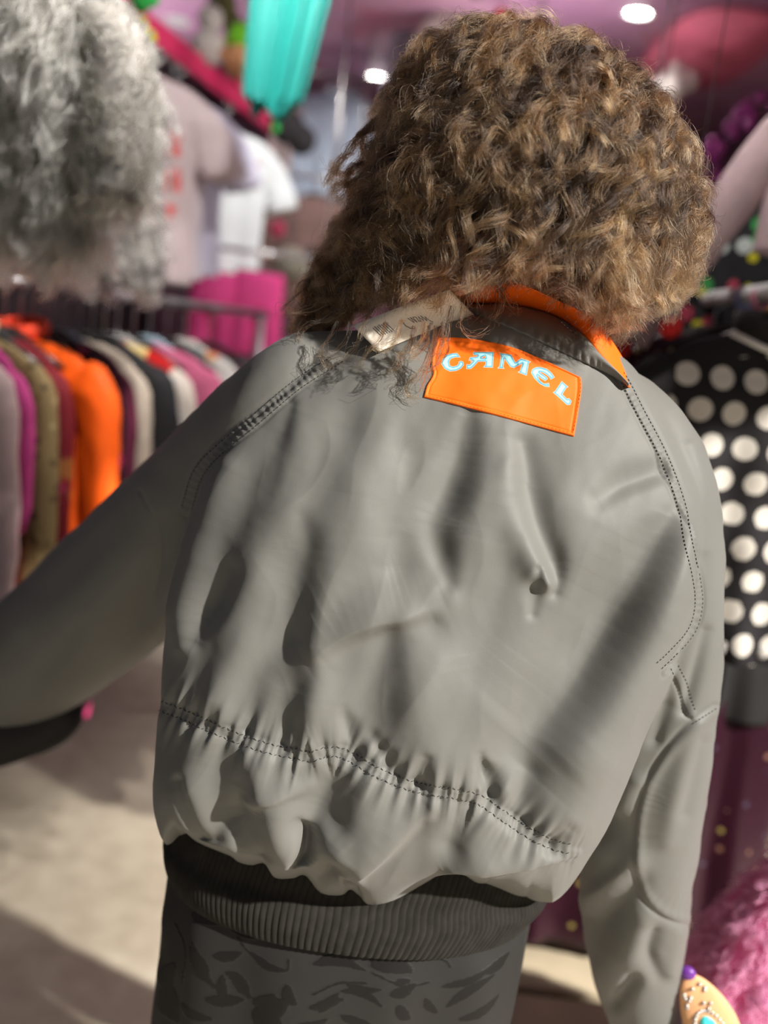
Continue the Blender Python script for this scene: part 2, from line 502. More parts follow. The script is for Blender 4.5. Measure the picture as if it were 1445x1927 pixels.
F_TORSO = [
 [(545,762,-2,14,14),(508,835,-5,40,32),(452,930,-6,50,46),(405,1030,-5,48,48),(372,1115,-4,40,38),(355,1170,-2,20,20)],
 [(425,885,3,25,25),(378,980,6,32,36),(348,1080,7,28,34),(334,1140,6,24,28),(340,1215,3,18,20)],
 [(590,790,3,30,40),(562,880,5,42,42),(522,990,5,46,40),(487,1060,5,40,36),(455,1180,5,36,32),(405,1315,5,26,26)],
 [(568,975,-1,14,16),(576,1035,-3,34,28),(558,1110,-3.5,40,34),(550,1180,-3.5,42,34),(510,1232,-4,38,34),(476,1292,-4,34,26),(460,1372,-5,20,16)],
 [(428,1080,-4,24,22),(388,1150,-7,22,22),(362,1205,-3,16,16)],
 [(650,930,2,50,50),(625,1050,6,50,45),(594,1140,6,34,30),(585,1210,4,24,24)],
 [(575,1245,3,18,34),(640,1198,10,17,58),(700,1173,12,16,60),(765,1158,9,17,54),(835,1130,3,18,40)],
 [(765,1172,3,24,28),(778,1270,8,40,70),(800,1370,9,52,80),(835,1475,5,55,55)],
 [(734,1190,-2,22,20),(722,1275,-3,40,34),(712,1350,-3,38,32),(705,1395,-2,26,22)],
 [(606,1255,4,26,30),(594,1330,7,30,34),(588,1405,4,26,26)],
 [(540,1300,-3,26,26),(530,1370,-5,24,24),(528,1405,-4,18,18)],
 [(645,1336,-1,10,12),(654,1375,-4,11,19),(669,1420,-5,14,22)],
 [(702,1388,-2,12,14),(736,1445,-5,15,17)],
 [(800,1425,-3,12,12),(788,1472,-6,13,13)],
 [(904,1423,-2,8,10),(911,1462,-10,9,20),(926,1505,-9,13,22)],
 [(1000,1462,-4,20,20),(975,1540,-8,20,22)],
 [(1058,1550,-4,14,14),(1032,1588,-7,14,14)],
 [(882,785,-3,14,20),(868,850,-8,26,32),(845,920,-9,30,34),(820,985,-7,30,32),(830,1050,-6,22,24),(843,1095,-3,16,18)],
 [(922,820,2,30,40),(912,920,6,34,60),(890,1010,4,40,60)],
 [(985,835,-3,18,20),(998,930,-7,28,28),(1020,1000,-7,26,26),(1046,1060,-7,26,18),(1046,1114,-3,14,12)],
 [(958,880,3,24,20),(980,1000,5,34,22),(1030,1098,8,18,12)],
 [(1013,1072,-3,7,8),(1010,1110,-3,17,14),(1004,1155,-2,12,12)],
 [(1288,960,3,12,18),(1272,1030,11,22,26),(1232,1140,17,34,44),(1170,1270,16,40,54),(1090,1390,12,44,60),(1020,1475,4,44,50)],
 [(1262,972,-2,22,14),(1222,1062,-11,50,22),(1160,1180,-18,82,32),(1080,1308,-17,88,36),(995,1412,-10,66,42)],
 [(1120,1450,6,50,50),(1064,1545,9,40,40)],
 [(1130,940,-3,16,24),(1190,905,-5,18,26),(1268,880,-4,16,24)],
 [(720,800,4,60,60),(700,900,5,60,60),(690,1010,3,50,50)],
 [(770,860,-4,40,40),(750,960,-5,40,40),(740,1060,-4,36,36)],
 # below the waist seam
 [(425,1395,-4,14,14),(408,1450,-6,30,32),(403,1520,-6,32,34),(396,1585,-6,20,20)],
 [(366,1405,2,24,24),(350,1490,3.5,28,30),(368,1560,2,22,22)],
 [(338,1470,-4,10,12),(350,1540,-6,13,16),(372,1600,-6,12,14)],
 [(485,1425,5,26,26),(478,1480,6,26,22)],
 [(458,1490,-4,22,30),(448,1550,-11,24,34),(484,1625,-9,22,24)],
 [(464,1513,4,10,18),(520,1502,6,9,24),(575,1484,3,10,22)],
 [(512,1545,4,38,36),(532,1605,4,32,28),(548,1640,2,18,16)],
 [(640,1450,-4,26,34),(604,1520,-12,36,44),(584,1562,-11,28,38)],
 [(556,1553,-3,7,9),(570,1590,-12,9,18),(566,1625,-13,11,16),(551,1652,-8,8,9)],
 [(610,1585,5,20,26),(628,1610,6,20,26)],
 [(616,1640,-9,24,22),(592,1685,-12,18,18)],
 [(700,1475,4,30,40),(680,1540,6,40,46),(650,1600,5,30,40)],
 [(806,1517,3,26,12),(728,1594,10,36,13),(655,1657,9,28,11)],
 [(646,1656,-4,5,7),(661,1694,-13,6,11),(676,1726,-8,6,9)],
 [(872,1520,-5,16,18),(850,1590,-6,22,24)],
 [(940,1545,5,30,40),(890,1600,5,40,30)],
 [(1074,1598,4,24,5),(951,1633,11,34,6),(861,1667,10,26,7),(830,1684,3,14,7)],
]
h = 1.55 * fold_height(PX, F_TORSO)
# fine crumple
AN = (PX - 700) @ np.array([[0.92, 0.39], [0.39 * -0.55, 0.92 * 0.55]]).T
def rot(P, a): return P @ np.array([[math.cos(a), -math.sin(a)], [math.sin(a), math.cos(a)]])
def soft_noise(P, L, seed): return (vnoise(rot(P, .4), 1 / L, seed) + vnoise(rot(P, 1.3) + 77, 1 / (L * 1.13), seed + 1) + vnoise(rot(P, 2.3) + 31, 1 / (L * .9), seed + 2)) / 1.7
broad = 4.2 * soft_noise(AN, 105, 51) + 2.0 * (0.5 - np.abs(soft_noise(AN, 70, 61))) + 0.5 * soft_noise(AN, 28, 71)
h += broad * 1e-3
nz = soft_noise(PX * np.array([1.0, 0.75]), 60, 3) * 1.0 + soft_noise(PX, 15, 8) * 0.08
h += nz * 1e-3

# gathered waist seam
WAIST = [(300,1328),(345,1345),(390,1365),(440,1386),(480,1401),(520,1412),(560,1419),(585,1424),(610,1416),(640,1416),(672,1431),(705,1451),(750,1471),(790,1483),(830,1490),(870,1496),(905,1507),(935,1527),(965,1548),(1000,1570),(1040,1589),(1078,1598)]
W_ = smooth_poly(np.array(WAIST, float))
d, s, e = seg_field(PX, W_)
ph = s * 2 * PI / 14.5 + 2.2 * vnoise(np.stack([s, s * 0], 1), 1 / 30, 21)
irr = 0.6 + 0.4 * vnoise(np.stack([s, s * 0 + 5], 1), 1 / 17, 4)
pk = np.cos(ph) * irr
ph2 = s * 2 * PI / 31 + 3 * vnoise(np.stack([s, s * 0 + 9], 1), 1 / 60, 2)
ad = np.abs(d)
inb = np.exp(-(ad / 9) ** 4)
h += -4.5e-3 * np.exp(-(ad / 15) ** 2) + 1.5e-3 * pk * inb + 1.6e-3 * pk * np.exp(-(ad / 20)) * (1 - inb) + 2.4e-3 * np.cos(ph2) * np.exp(-(ad / 42) ** 2) * (1 - 0.6 * inb)
h += 1.6e-3 * inb

# raglan seams: raised double-stitched tape with cross puckers
def tape(PX, path, w=11, amp=1.1e-3):
    p = smooth_poly(np.array(path, float)); d, s, e = seg_field(PX, p)
    i = np.exp(-(np.abs(d) / w) ** 6)
    q = np.cos(s * 2 * PI / 13 + 2.5 * vnoise(np.stack([s, s * 0], 1), 1 / 25, 17))
    fade = np.clip(s / 30, 0, 1)
    return fade * (amp * i + 0.45e-3 * q * i - 1.2e-3 * np.exp(-((np.abs(d) - w - 2) / 3.5) ** 2))
seam = tape(PX, SEAM_L[:6]) + tape(PX, SEAM_R, 9)

F_RIGHT = [
 [(1300,840,3,14,14),(1318,930,5,16,16),(1322,1030,3,14,14)],
 [(1255,1150,-5,16,12),(1240,1190,-9,14,12),(1226,1240,-5,12,10)],
 [(1262,1160,7,8,14),(1278,1200,4,12,14)],
 [(1330,1190,-4,12,12),(1310,1265,-7,14,14),(1288,1340,-5,12,12)],
 [(1220,1300,5,24,22),(1190,1400,8,26,26),(1160,1500,7,24,24)],
 [(1250,1330,-5,18,18),(1232,1390,-5,14,14)],
 [(1150,1502,-7,20,12),(1140,1560,-4,20,20)],
 [(1200,1470,5,20,14),(1170,1520,3,16,16)],
 [(1310,1360,4,16,16),(1275,1480,6,18,18),(1255,1580,4,18,18)],
 [(1325,1400,-3,14,14),(1290,1530,-4,16,16)],
 [(1195,1620,7,14,26),(1140,1670,9,16,30),(1085,1705,5,16,24)],
 [(1190,1665,-8,24,22),(1140,1720,-9,30,26),(1110,1790,-5,24,24)],
 [(1130,1600,6,30,30),(1110,1650,4,26,26)],
 [(1230,1760,-7,14,18),(1222,1800,-8,14,16),(1240,1840,-4,14,14)],
 [(1210,1740,5,22,16),(1180,1800,5,26,20)],
 [(1190,1850,-8,16,16),(1160,1885,-7,16,16)],
 [(1280,1760,4,16,14),(1265,1830,4,14,14)],
]
hr = 1.1 * fold_height(PX, F_RIGHT) + nz * 0.8e-3
ELBOW = [(1346,1332),(1300,1362),(1268,1395),(1240,1432),(1220,1468),(1204,1512),(1196,1560),(1195,1610),(1199,1655),(1212,1690),(1240,1718),(1268,1732),(1300,1738)]
pE = smooth_poly(np.array(ELBOW, float)); d, s, e = seg_field(PX, pE)
hr += np.where((PX[:, 0] > 1180) & (PX[:, 1] > 1320) & (PX[:, 1] < 1760), 1.0, 0.0) * (
    -2.6e-3 * np.exp(-(np.abs(d + 4) / 5) ** 2) + 2.2e-3 * np.exp(-((d - 8) / 9) ** 2)
    + 0.45e-3 * np.cos(s * 2 * PI / 17 + 4 * vnoise(np.stack([s, s * 0], 1), 1 / 40, 3)) * (0.6 + 0.5 * vnoise(np.stack([s, s * 0], 1), 1 / 30, 5)) * np.exp(-(np.clip(d - 14, 0, None) / 22)) * (d > 6) * np.clip(s / 150 - 1, 0, 1))
PLEAT = [(1268, 1256), (1284, 1290), (1300, 1342)]
d, s, e = seg_field(PX, np.array(PLEAT, float))
hr += -2.2e-3 * np.exp(-((d + 10) / 4) ** 2) + 1.0e-3 * np.exp(-(np.abs(d) / 8) ** 4)

F_LEFT = [
 [(560,640,5,22,22),(470,730,6,22,24),(400,830,4,20,22)],
 [(600,660,-5,14,14),(540,740,-7,16,16),(470,820,-6,16,16),(420,880,-3,12,12)],
 [(640,680,4,12,14),(560,745,5,13,14),(500,795,3,12,12)],
 [(300,900,-4,30,30),(200,1010,-6,30,34),(80,1110,-5,30,30)],
 [(262,925,3,26,30),(180,1120,7,50,50),(90,1260,5,50,50)],
 [(300,1000,-6,24,30),(280,1120,-9,34,30),(220,1240,-7,34,30)],
 [(330,1080,5,16,20),(290,1190,5,18,20)],
 [(150,1180,-4,20,20),(60,1290,-6,24,24)],
 [(40,1190,4,30,30),(-60,1300,4,30,30)],
]
hl = fold_height(PX, F_LEFT) + nz * 1.0e-3
d, s, e = seg_field(PX, smooth_poly(np.array([(262, 925), (290, 990), (300, 1060), (292, 1120)], float)))
hl += -1.8e-3 * np.exp(-(np.abs(d) / 4) ** 2)

H = (h * soft[:, 0] + hr * soft[:, 1] + hl * soft[:, 2]) * bw + seam * bw
front = np.clip(-facing, 0, 1)
H += (vnoise(V, 22, 31) * 3e-3 + vnoise(V, 60, 33) * 1e-3) * (1 - bw)
V = V + NO * H[:, None]

# the blouse droops unevenly over the rib band
PX, ZD = project(V)
HEM = np.array([(290,1545),(335,1590),(360,1612),(400,1630),(425,1640),(440,1651),(465,1657),(490,1654),(510,1682),(545,1684),(570,1679),(600,1714),(640,1719),(660,1708),(690,1737),(740,1728),(800,1694),(832,1676),(868,1672),(905,1693),(950,1689),(1000,1691),(1032,1662),(1078,1600)], float)
tm = (lab == 0) & (V[:, 1] < 1.075)
bins = np.arange(280, 1100, 10.0); base = np.full(len(bins), np.nan)
ib = np.clip(((PX[:, 0] - 280) / 10).astype(int), 0, len(bins) - 1)
for k in range(len(bins)):
    mm = tm & (ib == k) & (PX[:, 0] > 275) & (PX[:, 0] < 1105)
    if mm.any(): base[k] = PX[mm, 1].max()
ok = ~np.isnan(base); base = np.interp(bins, bins[ok], base[ok])
kk = np.array([1, 2, 3, 2, 1.]); base = np.convolve(np.pad(base, 2, 'edge'), kk / kk.sum(), 'valid')
by = np.interp(PX[:, 0], bins + 5, base); HS = smooth_poly(HEM, 5); ty = np.interp(PX[:, 0], HS[:, 0], HS[:, 1])
w = np.clip((PX[:, 1] - (by - 130)) / 130, 0, 1); w = w * w * (3 - 2 * w) * np.clip((1.10 - V[:, 1]) / 0.03, 0, 1) * (lab == 0) * np.clip((PX[:, 0] - 300) / 30, 0, 1) * np.clip((1040 - PX[:, 0]) / 120, 0, 1)
V = V - UP[None] * (((ty - by) * w) * ZD / F_PX)[:, None]
w2 = np.clip((PX[:, 1] - (by - 85)) / 85, 0, 1.2) * (lab == 0) * np.clip((1.10 - V[:, 1]) / 0.03, 0, 1) * np.clip((PX[:, 0] - 300) / 40, 0, 1) * np.clip((1060 - PX[:, 0]) / 60, 0, 1)
V = V + FWD[None] * (0.042 * w2 ** 2.0)[:, None]
set_co(me, V)

M_NYLON = cloth_mat('grey_nylon', (0.158, 0.156, 0.145), rough=0.56, var=0.05, scale=7.0, bump=0.16, bscale=1600, sheen=0.1, spec=0.28)
me.materials.clear()

# split along the raglan seams into body and sleeves (same skin, own objects)
q = np.empty(len(me.polygons) * 4, np.int32); me.loops.foreach_get('vertex_index', q); q = q.reshape(-1, 4)
me.update(); NOF = get_no(me)
fl = np.array([lab[q[:, k]] for k in range(4)]).T
fl = np.sort(fl, 1)[:, 1]
shell = bpy.data.objects.new('tmp_shell', me); COL.objects.link(shell)
dg = bpy.context.evaluated_depsgraph_get()
BV = BVHTree.FromObject(shell, dg)
bpy.data.objects.remove(shell)

def surf(px, py, off=0.0, default_y=1.0):
    d = ray(px, py)
    hit = BV.ray_cast(Vector(CAM), Vector(d))
    if hit[0] is None:
        return at(px, py, default_y), -d
    n = np.array(hit[1]); n = -n if n @ d > 0 else n
    return np.array(hit[0]) + n * off, n

def piece(name, k, parent):
    f = q[fl == k]; u, inv = np.unique(f.ravel(), return_inverse=True)
    o = mesh_np(name, V[u], inv.reshape(-1, 4), None, M_NYLON, parent)
    o.data.normals_split_custom_set_from_vertices([tuple(n) for n in NOF[u]])
    return o

# ------------------------------------------------------------------ the person: body
M_SKIN, nt, b = new_mat('skin')
tc = N(nt, 'ShaderNodeTexCoord'); no = N(nt, 'ShaderNodeTexNoise', i_Scale=25.0)
nt.links.new(tc.outputs['Object'], no.inputs['Vector'])
r = ramp(nt, [(0.3, (0.42, 0.24, 0.16)), (0.7, (0.48, 0.28, 0.19))]); nt.links.new(no.outputs[0], r.inputs[0])
nt.links.new(r.outputs[0], b.inputs['Base Color']); b.inputs['Roughness'].default_value = 0.5
b.inputs['Subsurface Weight'].default_value = 0.1; b.inputs['Subsurface Radius'].default_value = (0.01, 0.004, 0.002)

HEAD = at(985, 350, 1.15)
nk = at(1010, 606, 1.145)
pel = C_[-1] + np.array([0.0, 0.0, -0.06])
hd = nrm(np.array([-0.18, 1.0, -0.12]))                     # where the face looks
hu = nrm(HEAD - nk + np.array([0, 0, 0.1])); hx = nrm(np.cross(hd, hu)); hu = nrm(np.cross(hx, hd))
HM = np.stack([hx, hd, hu], 1)
def hp(x, y, z): return HEAD + HM @ np.array([x, y, z])

body = MB()
def capsule(mb, P, R, nc=14): mb.tube(P, R, nc)
# skull, jaw, face
mb = body
def ell(c, rx, ry, rz, seg=28, rings=18):
    u = np.linspace(0.02, PI - 0.02, rings)
    Cc = np.array([hp(c[0], c[1], c[2] + rz * math.cos(t)) for t in u])
    A = np.array([hx * rx * math.sin(t) for t in u]); B = np.array([hd * ry * math.sin(t) for t in u])
    mb.add(*tube_rows(Cc, A, B, seg))
ell((0, -0.005, 0.025), 0.074, 0.094, 0.088)
ell((0, 0.035, -0.035), 0.058, 0.062, 0.075)
ell((0, 0.078, -0.088), 0.024, 0.020, 0.020)
mb.tube([hp(0, 0.088, 0.018), hp(0, 0.100, -0.008), hp(0, 0.110, -0.030)], [0.007, 0.009, 0.012], 12)
mb.tube([hp(-0.012, 0.099, -0.033), hp(0.012, 0.099, -0.033)], [0.007, 0.007], 10)
mb.tube([hp(-0.020, 0.088, -0.060), hp(0, 0.098, -0.057), hp(0.020, 0.088, -0.060)], [0.003, 0.006, 0.003], 10)
mb.tube([hp(-0.018, 0.087, -0.068), hp(0, 0.096, -0.069), hp(0.018, 0.087, -0.068)], [0.003, 0.0065, 0.003], 10)
for sx in (-1, 1):
    mb.tube([hp(sx * 0.012, 0.088, 0.020), hp(sx * 0.032, 0.088, 0.026), hp(sx * 0.052, 0.074, 0.020)], [0.006, 0.008, 0.005], 10)
    mb.ball(hp(sx * 0.031, 0.080, 0.003), 0.012, 14, 10)
    mb.tube([hp(sx * 0.074, -0.012, 0.018), hp(sx * 0.082, -0.020, 0.010), hp(sx * 0.082, -0.018, -0.012), hp(sx * 0.074, -0.006, -0.028)], [0.007, 0.010, 0.009, 0.007], 10)
capsule(mb, [hp(0, -0.02, -0.05), (hp(0, -0.02, -0.05) + nk) / 2, nk, nk + np.array([-0.01, 0, -0.06])], [0.050, 0.044, 0.045, 0.050])
# trunk inside the jacket
Cb, Ab, Bb, BFb, _ = torso_tube(TORSO[2:10], 30, 40, grow=-0.06)
mb.add(*tube_rows(Cb, Ab, Bb, 40, 2.1, bf=BFb))
# arms inside the sleeves
def arm_pts(S): return [at(a[0], a[1], a[3]) for a in S]
aR = arm_pts(SLEEVE_R); aL = arm_pts(SLEEVE_L)
mb.tube(aR[2:], np.interp(np.arange(len(aR) - 2), [0, 3, 6, len(aR) - 3], [0.042, 0.044, 0.04, 0.026]), 14)
mb.tube(aL[2:], np.interp(np.arange(len(aL) - 2), [0, 3, 5, len(aL) - 3], [0.045, 0.046, 0.038, 0.026]), 14)
# hands: palm, four fingers, thumb
def hand(wr, ax, side, nrmv):
    ax = nrm(ax); nrmv = nrm(nrmv - ax * (nrmv @ ax)); sd = np.cross(ax, nrmv) * side
    mb.tube([wr - ax * 0.03, wr, wr + ax * 0.03], [0.026, 0.026, 0.03], 14)
    for k, (o, L) in enumerate([(-0.030, 0.062), (-0.010, 0.072), (0.011, 0.068), (0.030, 0.052)]):
        b0 = wr + ax * 0.015 + sd * o * 0.6; b1 = wr + ax * (0.088 - 0.004 * abs(k - 1)) + sd * o
        mb.tube([b0, (b0 + b1) / 2, b1], [0.014, 0.013, 0.011], 10)
        p1 = b1 + ax * L * 0.42 + nrmv * 0.006; p2 = p1 + nrm(ax + nrmv * 0.55) * L * 0.33; p3 = p2 + nrm(ax + nrmv * 1.1) * L * 0.28
        mb.tube([b1 - ax * 0.01, b1, p1, p2, p3], [0.011, 0.0105, 0.009, 0.0082, 0.0072], 10)
    t0 = wr + ax * 0.02 - sd * 0.024; t1 = t0 + nrm(ax - sd * 0.9) * 0.042; t2 = t1 + nrm(ax - sd * 0.35) * 0.03; t3 = t2 + nrm(ax + nrmv * 0.3) * 0.024
    mb.tube([t0, t1, t2, t3], [0.015, 0.013, 0.0105, 0.008], 10)
axR = nrm(aR[-1] - aR[-3]); hand(aR[-1] + axR * 0.03, axR, 1, np.array([-1, 0.3, 0.0]))
axL = nrm(aL[-1] - aL[-3]); hand(aL[-1] + axL * 0.03, axL, -1, np.array([0.2, 0.4, -1.0]))
# hips, legs, feet
hipL = pel + np.array([-0.085, 0, -0.02]); hipR = pel + np.array([0.085, 0, -0.02])
mb.tube([C_[-1] + np.array([0,0,.03]), pel, pel + np.array([0, 0, -0.1])], [0.09, 0.095, 0.09], 24)
for hpv, kn, an in ((hipL, 0.02, -0.01), (hipR, 0.05, 0.02)):
    knee = np.array([hpv[0] * 0.9, hpv[1] + kn, 0.43]); ank = np.array([hpv[0] * 0.9, hpv[1] + an, 0.085])
    mb.tube([hpv, (hpv + knee) / 2, knee, (knee * 0.65 + ank * 0.35), ank], [0.075, 0.066, 0.05, 0.052, 0.036], 16)
    mb.tube([ank + np.array([0, -0.03, -0.04]), ank + np.array([0, 0.05, -0.045]), ank + np.array([0, 0.15, -0.06])], [0.034, 0.034, 0.024], 14)
tmpb = body.build('tmp_body', M_SKIN)
md = tmpb.modifiers.new('r', 'REMESH'); md.mode = 'VOXEL'; md.voxel_size = 0.0045
sm2 = tmpb.modifiers.new('s', 'SMOOTH'); sm2.factor = 0.5; sm2.iterations = 3
dg = bpy.context.evaluated_depsgraph_get()
mb_ = bpy.data.meshes.new_from_object(tmpb.evaluated_get(dg)); bpy.data.objects.remove(tmpb)
mb_.materials.clear(); mb_.materials.append(M_SKIN)
mb_.polygons.foreach_set('use_smooth', np.ones(len(mb_.polygons), bool))
person = link(bpy.data.objects.new('person', mb_))
prop(person, 'person with curly brown hair seen from behind in a grey jacket', 'person')

# ------------------------------------------------------------------ jacket parts
jacket = piece('jacket', 0, person)
sleeve_r = piece('sleeve', 1, jacket)
sleeve_l = piece('sleeve', 2, jacket)
M_THREAD = plain('dark_thread', (0.02, 0.018, 0.02), 0.8)
M_ORANGE = cloth_mat('orange_nylon', srgb(255, 106, 10), rough=0.55, var=0.05, scale=12, bump=0.08, bscale=1200, spec=0.3)

# stitching: short thread lengths lying on the cloth
def resample(path, step):
    p = smooth_poly(np.array(path, float)[:, :2], 8); L = np.linalg.norm(np.diff(p, axis=0), axis=1); c = np.concatenate([[0], np.cumsum(L)])
    s = np.arange(0, c[-1], step)
    return np.stack([np.interp(s, c, p[:, 0]), np.interp(s, c, p[:, 1])], 1)
def offset(p, d):
    t = nrm(np.gradient(p, axis=0)); return p + np.stack([-t[:, 1], t[:, 0]], 1) * d
def stitches(mb, path, off, step=7.5, fill=0.62, r=0.00045, zig=0.0):
    p = offset(resample(path, step / 4), off); n = len(p) // 4
    for k in range(n):
        a, m, b2 = p[4 * k], p[min(4 * k + 1, len(p) - 1)], p[min(4 * k + 2, len(p) - 1)]
        z = zig * (1 if k % 2 else -1)
        A0, n0 = surf(a[0], a[1] - z, 0.0004); M0, nm = surf(m[0], m[1], 0.0007); B0, n1 = surf(b2[0], b2[1] + z, 0.0004)
        if np.linalg.norm(A0 - B0) > 0.02: continue
        mb.tube([A0, M0, B0], [r, r, r], 5)
for path, offs, stp, zg in ((SEAM_L[:6], (-10, 9), 7.5, 0), (SEAM_R, (-7, 7), 7.5, 0), (WAIST, (-9, 9), 9.0, 1.2), (PLEAT, (-9, 7), 7, 0), (ELBOW[:2], (-2,), 7, 0)):
    for o_ in offs:
        st = MB(); stitches(st, path, o_, stp, zig=zg, r=0.00034 if path is WAIST else 0.00042)
        st.build('seam_stitching', M_THREAD, jacket)

# ------------------------------------------------------------------ rib hem band
BAND = np.array([
    (345, 1480, 1060, 1575, 1.075, .095, .095),
    (330, 1525, 1040, 1620, 1.078, .106, .104),
    (320, 1555, 1030, 1645, 1.080, .112, .110),
    (312, 1580, 1030, 1668, 1.080, .124, .120),
    (318, 1610, 1008, 1692, 1.080, .128, .122),
    (330, 1632, 985, 1712, 1.080, .124, .120),
    (345, 1622, 970, 1700, 1.080, .116, .114)], float)
Cb, Ab, Bb, BFb, _ = torso_tube(BAND, 40, 10)
nc = 1900
Vb, Qb, Tb = tube_rows(Cb, Ab, Bb, nc, 2.15, bf=BFb, caps=False)
Vg = Vb.reshape(40, nc, 3); ctr = Cb[:, None]
rad = nrm(Vg - ctr)
j = np.arange(nc)
rib = np.abs(np.cos(j * PI * 185 / nc)) ** 0.7
sag = vnoise(np.stack([j * 0.02, j * 0], 1), 1.0, 6)
Vg = Vg + rad * (rib[None, :, None] * 0.0016 + sag[None, :, None] * 0.003 * np.linspace(1, 0.3, 40)[:, None, None])
M_RIB = cloth_mat('dark_rib_knit', (0.024, 0.022, 0.019), rough=0.9, var=0.2, scale=60, bump=0.4, bscale=1500, sheen=0.03, spec=0.1)
band = mesh_np('hem_band', Vg.reshape(-1, 3), Qb, None, M_RIB, jacket)
prop(band, 'dark ribbed knit hem band')

# ------------------------------------------------------------------ skirt with velvet leaf pattern
SKIRT = np.array([
    (335, 1560, 1000, 1650, 1.085, .105, .105),
    (318, 1620, 1000, 1705, 1.085, .118, .112),
    (308, 1700, 992, 1760, 1.085, .130, .120),
    (295, 1830, 972, 1860, 1.090, .138, .125),
    (285, 1927, 955, 1940, 1.095, .142, .130),
    (270, 2150, 940, 2150, 1.100, .150, .140),
    (250, 2500, 940, 2500, 1.110, .165, .160),
    (225, 2900, 960, 2900, 1.120, .185, .185)], float)
nr, nc = 560, 560
Cs, As, Bs, BFs, _ = torso_tube(SKIRT, nr, nc)
Vs, Qs, _t = tube_rows(Cs, As, Bs, nc, 2.2, bf=BFs, caps=False)
Ps, Zs = project(Vs)
th = np.tile(np.linspace(0, 2 * PI, nc, endpoint=False), nr); tt = np.repeat(np.linspace(0, 1, nr), nc)
rad = nrm(Vs - np.repeat(Cs, nc, 0))
Vs += rad * ((np.cos(th * 7 + 1.0) * 0.004 + np.cos(th * 13 + tt * 5) * 0.003) * tt ** 0.6 * 1.2 + vnoise(Vs, 25, 41) * 0.002)[:, None]
# leaves: (base, tip, half width, bend) in pixels on the visible back, a scatter elsewhere
def leaf_sdf(P, a, b, w, bend=0.0):
    a, b = np.array(a, float), np.array(b, float); L = np.linalg.norm(b - a); t = (b - a) / L; nn = np.array([-t[1], t[0]])
    q = P - a; u = q @ t / L; v = q @ nn - bend * L * (u - u * u) * 2
    prof = w * np.clip(4 * u * (1 - u), 0, None) ** 0.75 * (1.15 - 0.35 * u)
    d = np.abs(v) - prof
    return np.where((u > 0) & (u < 1), d, 50.0)
def stem_sdf(P, pts, w):
    d, s, e = seg_field(P, smooth_poly(np.array(pts, float))); return np.abs(d) - w
m_ = Ps[:, 1] < 2000
Pm = Ps[m_]; SD = np.full(len(Pm), 50.0)
LEAVES = [((415,1722),(365,1735),15,.2),((362,1722),(420,1738),16,-.15),((500,1745),(545,1750),14,.1),((515,1755),(550,1762),9,0),((400,1798),(452,1795),11,.2),
 ((470,1792),(545,1825),8,.25),((612,1758),(685,1775),8,-.15),((600,1805),(690,1790),12,.15),((585,1815),(690,1828),9,-.2),((690,1800),(790,1785),30,.1),((695,1815),(780,1830),18,-.2),
 ((360,1780),(405,1860),9,.15),((370,1790),(395,1830),7,0),((420,1830),(465,1885),11,-.2),((415,1835),(422,1890),9,.2),((330,1810),(320,1870),14,.3),((318,1850),(335,1927),18,.2),
 ((385,1880),(455,1885),12,.1),((340,1890),(400,1920),10,.2),((470,1890),(520,1870),14,.3),((500,1895),(545,1885),20,.2),((470,1905),(535,1925),22,.1),((540,1850),(560,1890),12,.3),
 ((580,1895),(640,1865),9,.25),((600,1905),(650,1880),8,-.2),((640,1865),(720,1895),8,-.25),((650,1850),(720,1860),7,.2),((730,1870),(785,1850),11,.2),((740,1850),(775,1845),7,0),((745,1890),(775,1920),12,.2),
 ((830,1860),(920,1815),7,.15),((840,1900),(930,1830),8,-.1),((900,1830),(960,1790),9,.2),((860,1920),(940,1870),8,.1),((918,1760),(932,1740),9,0),((945,1750),(962,1725),6,0),((800,1880),(830,1910),9,.2),((860,1800),(900,1770),6,.1),
 ((640,1910),(700,1927),9,.1),((560,1925),(620,1915),8,.2)]
for a, b_, w_, be in LEAVES: SD = np.minimum(SD, leaf_sdf(Pm, a, b_, w_, be))
for s_ in ([(420,1740),(450,1762),(480,1766),(505,1755)],[(445,1765),(462,1790),(500,1815),(540,1825),(543,1805)],[(430,1840),(445,1870),(490,1888)],[(780,1805),(835,1808),(848,1820)],[(690,1850),(640,1850),(590,1870)],
           [(365,1770),(385,1810),(400,1860)],[(700,1830),(760,1855),(810,1850)],[(330,1740),(350,1790),(345,1850)]):
    SD = np.minimum(SD, stem_sdf(Pm, s_, 2.2))
SD += vnoise(Pm, 1 / 5.0, 9) * 1.2
pat = np.full(len(Vs), 1.0); pat[m_] = np.clip(SD / 12, -1, 1)
uv = np.stack([th / (2 * PI) * 1100, tt * 1500], 1)
rest = np.where(~m_)[0]
rl = np.random.default_rng(5); SD2 = np.full(len(rest), 50.0); ur = uv[rest]
for _ in range(110):
    a = np.array([rl.uniform(0, 1100), rl.uniform(250, 1500)]); an = rl.uniform(0, 6.28); L = rl.uniform(50, 90)
    SD2 = np.minimum(SD2, leaf_sdf(ur, a, a + L * np.array([math.cos(an), math.sin(an)]), rl.uniform(8, 16), rl.uniform(-.3, .3)))
pat[rest] = np.clip(SD2 / 12, -1, 1)
Vs += rad * np.where(pat < 0, 0.0006, 0)[:, None]
M_SKIRT = attr_mat('velvet_leaf_cloth', [(0.0, (0.006, 0.005, 0.005)), (0.47, (0.007, 0.006, 0.006)), (0.53, (0.021, 0.020, 0.0195))], 'pattern', 0.6, 'LINEAR', sheen=0.02)
skirt = mesh_np('skirt', Vs, Qs, None, M_SKIRT, person); set_attr(skirt.data, 'pattern', pat)
prop(skirt, 'long dark grey skirt with black velvet leaves')

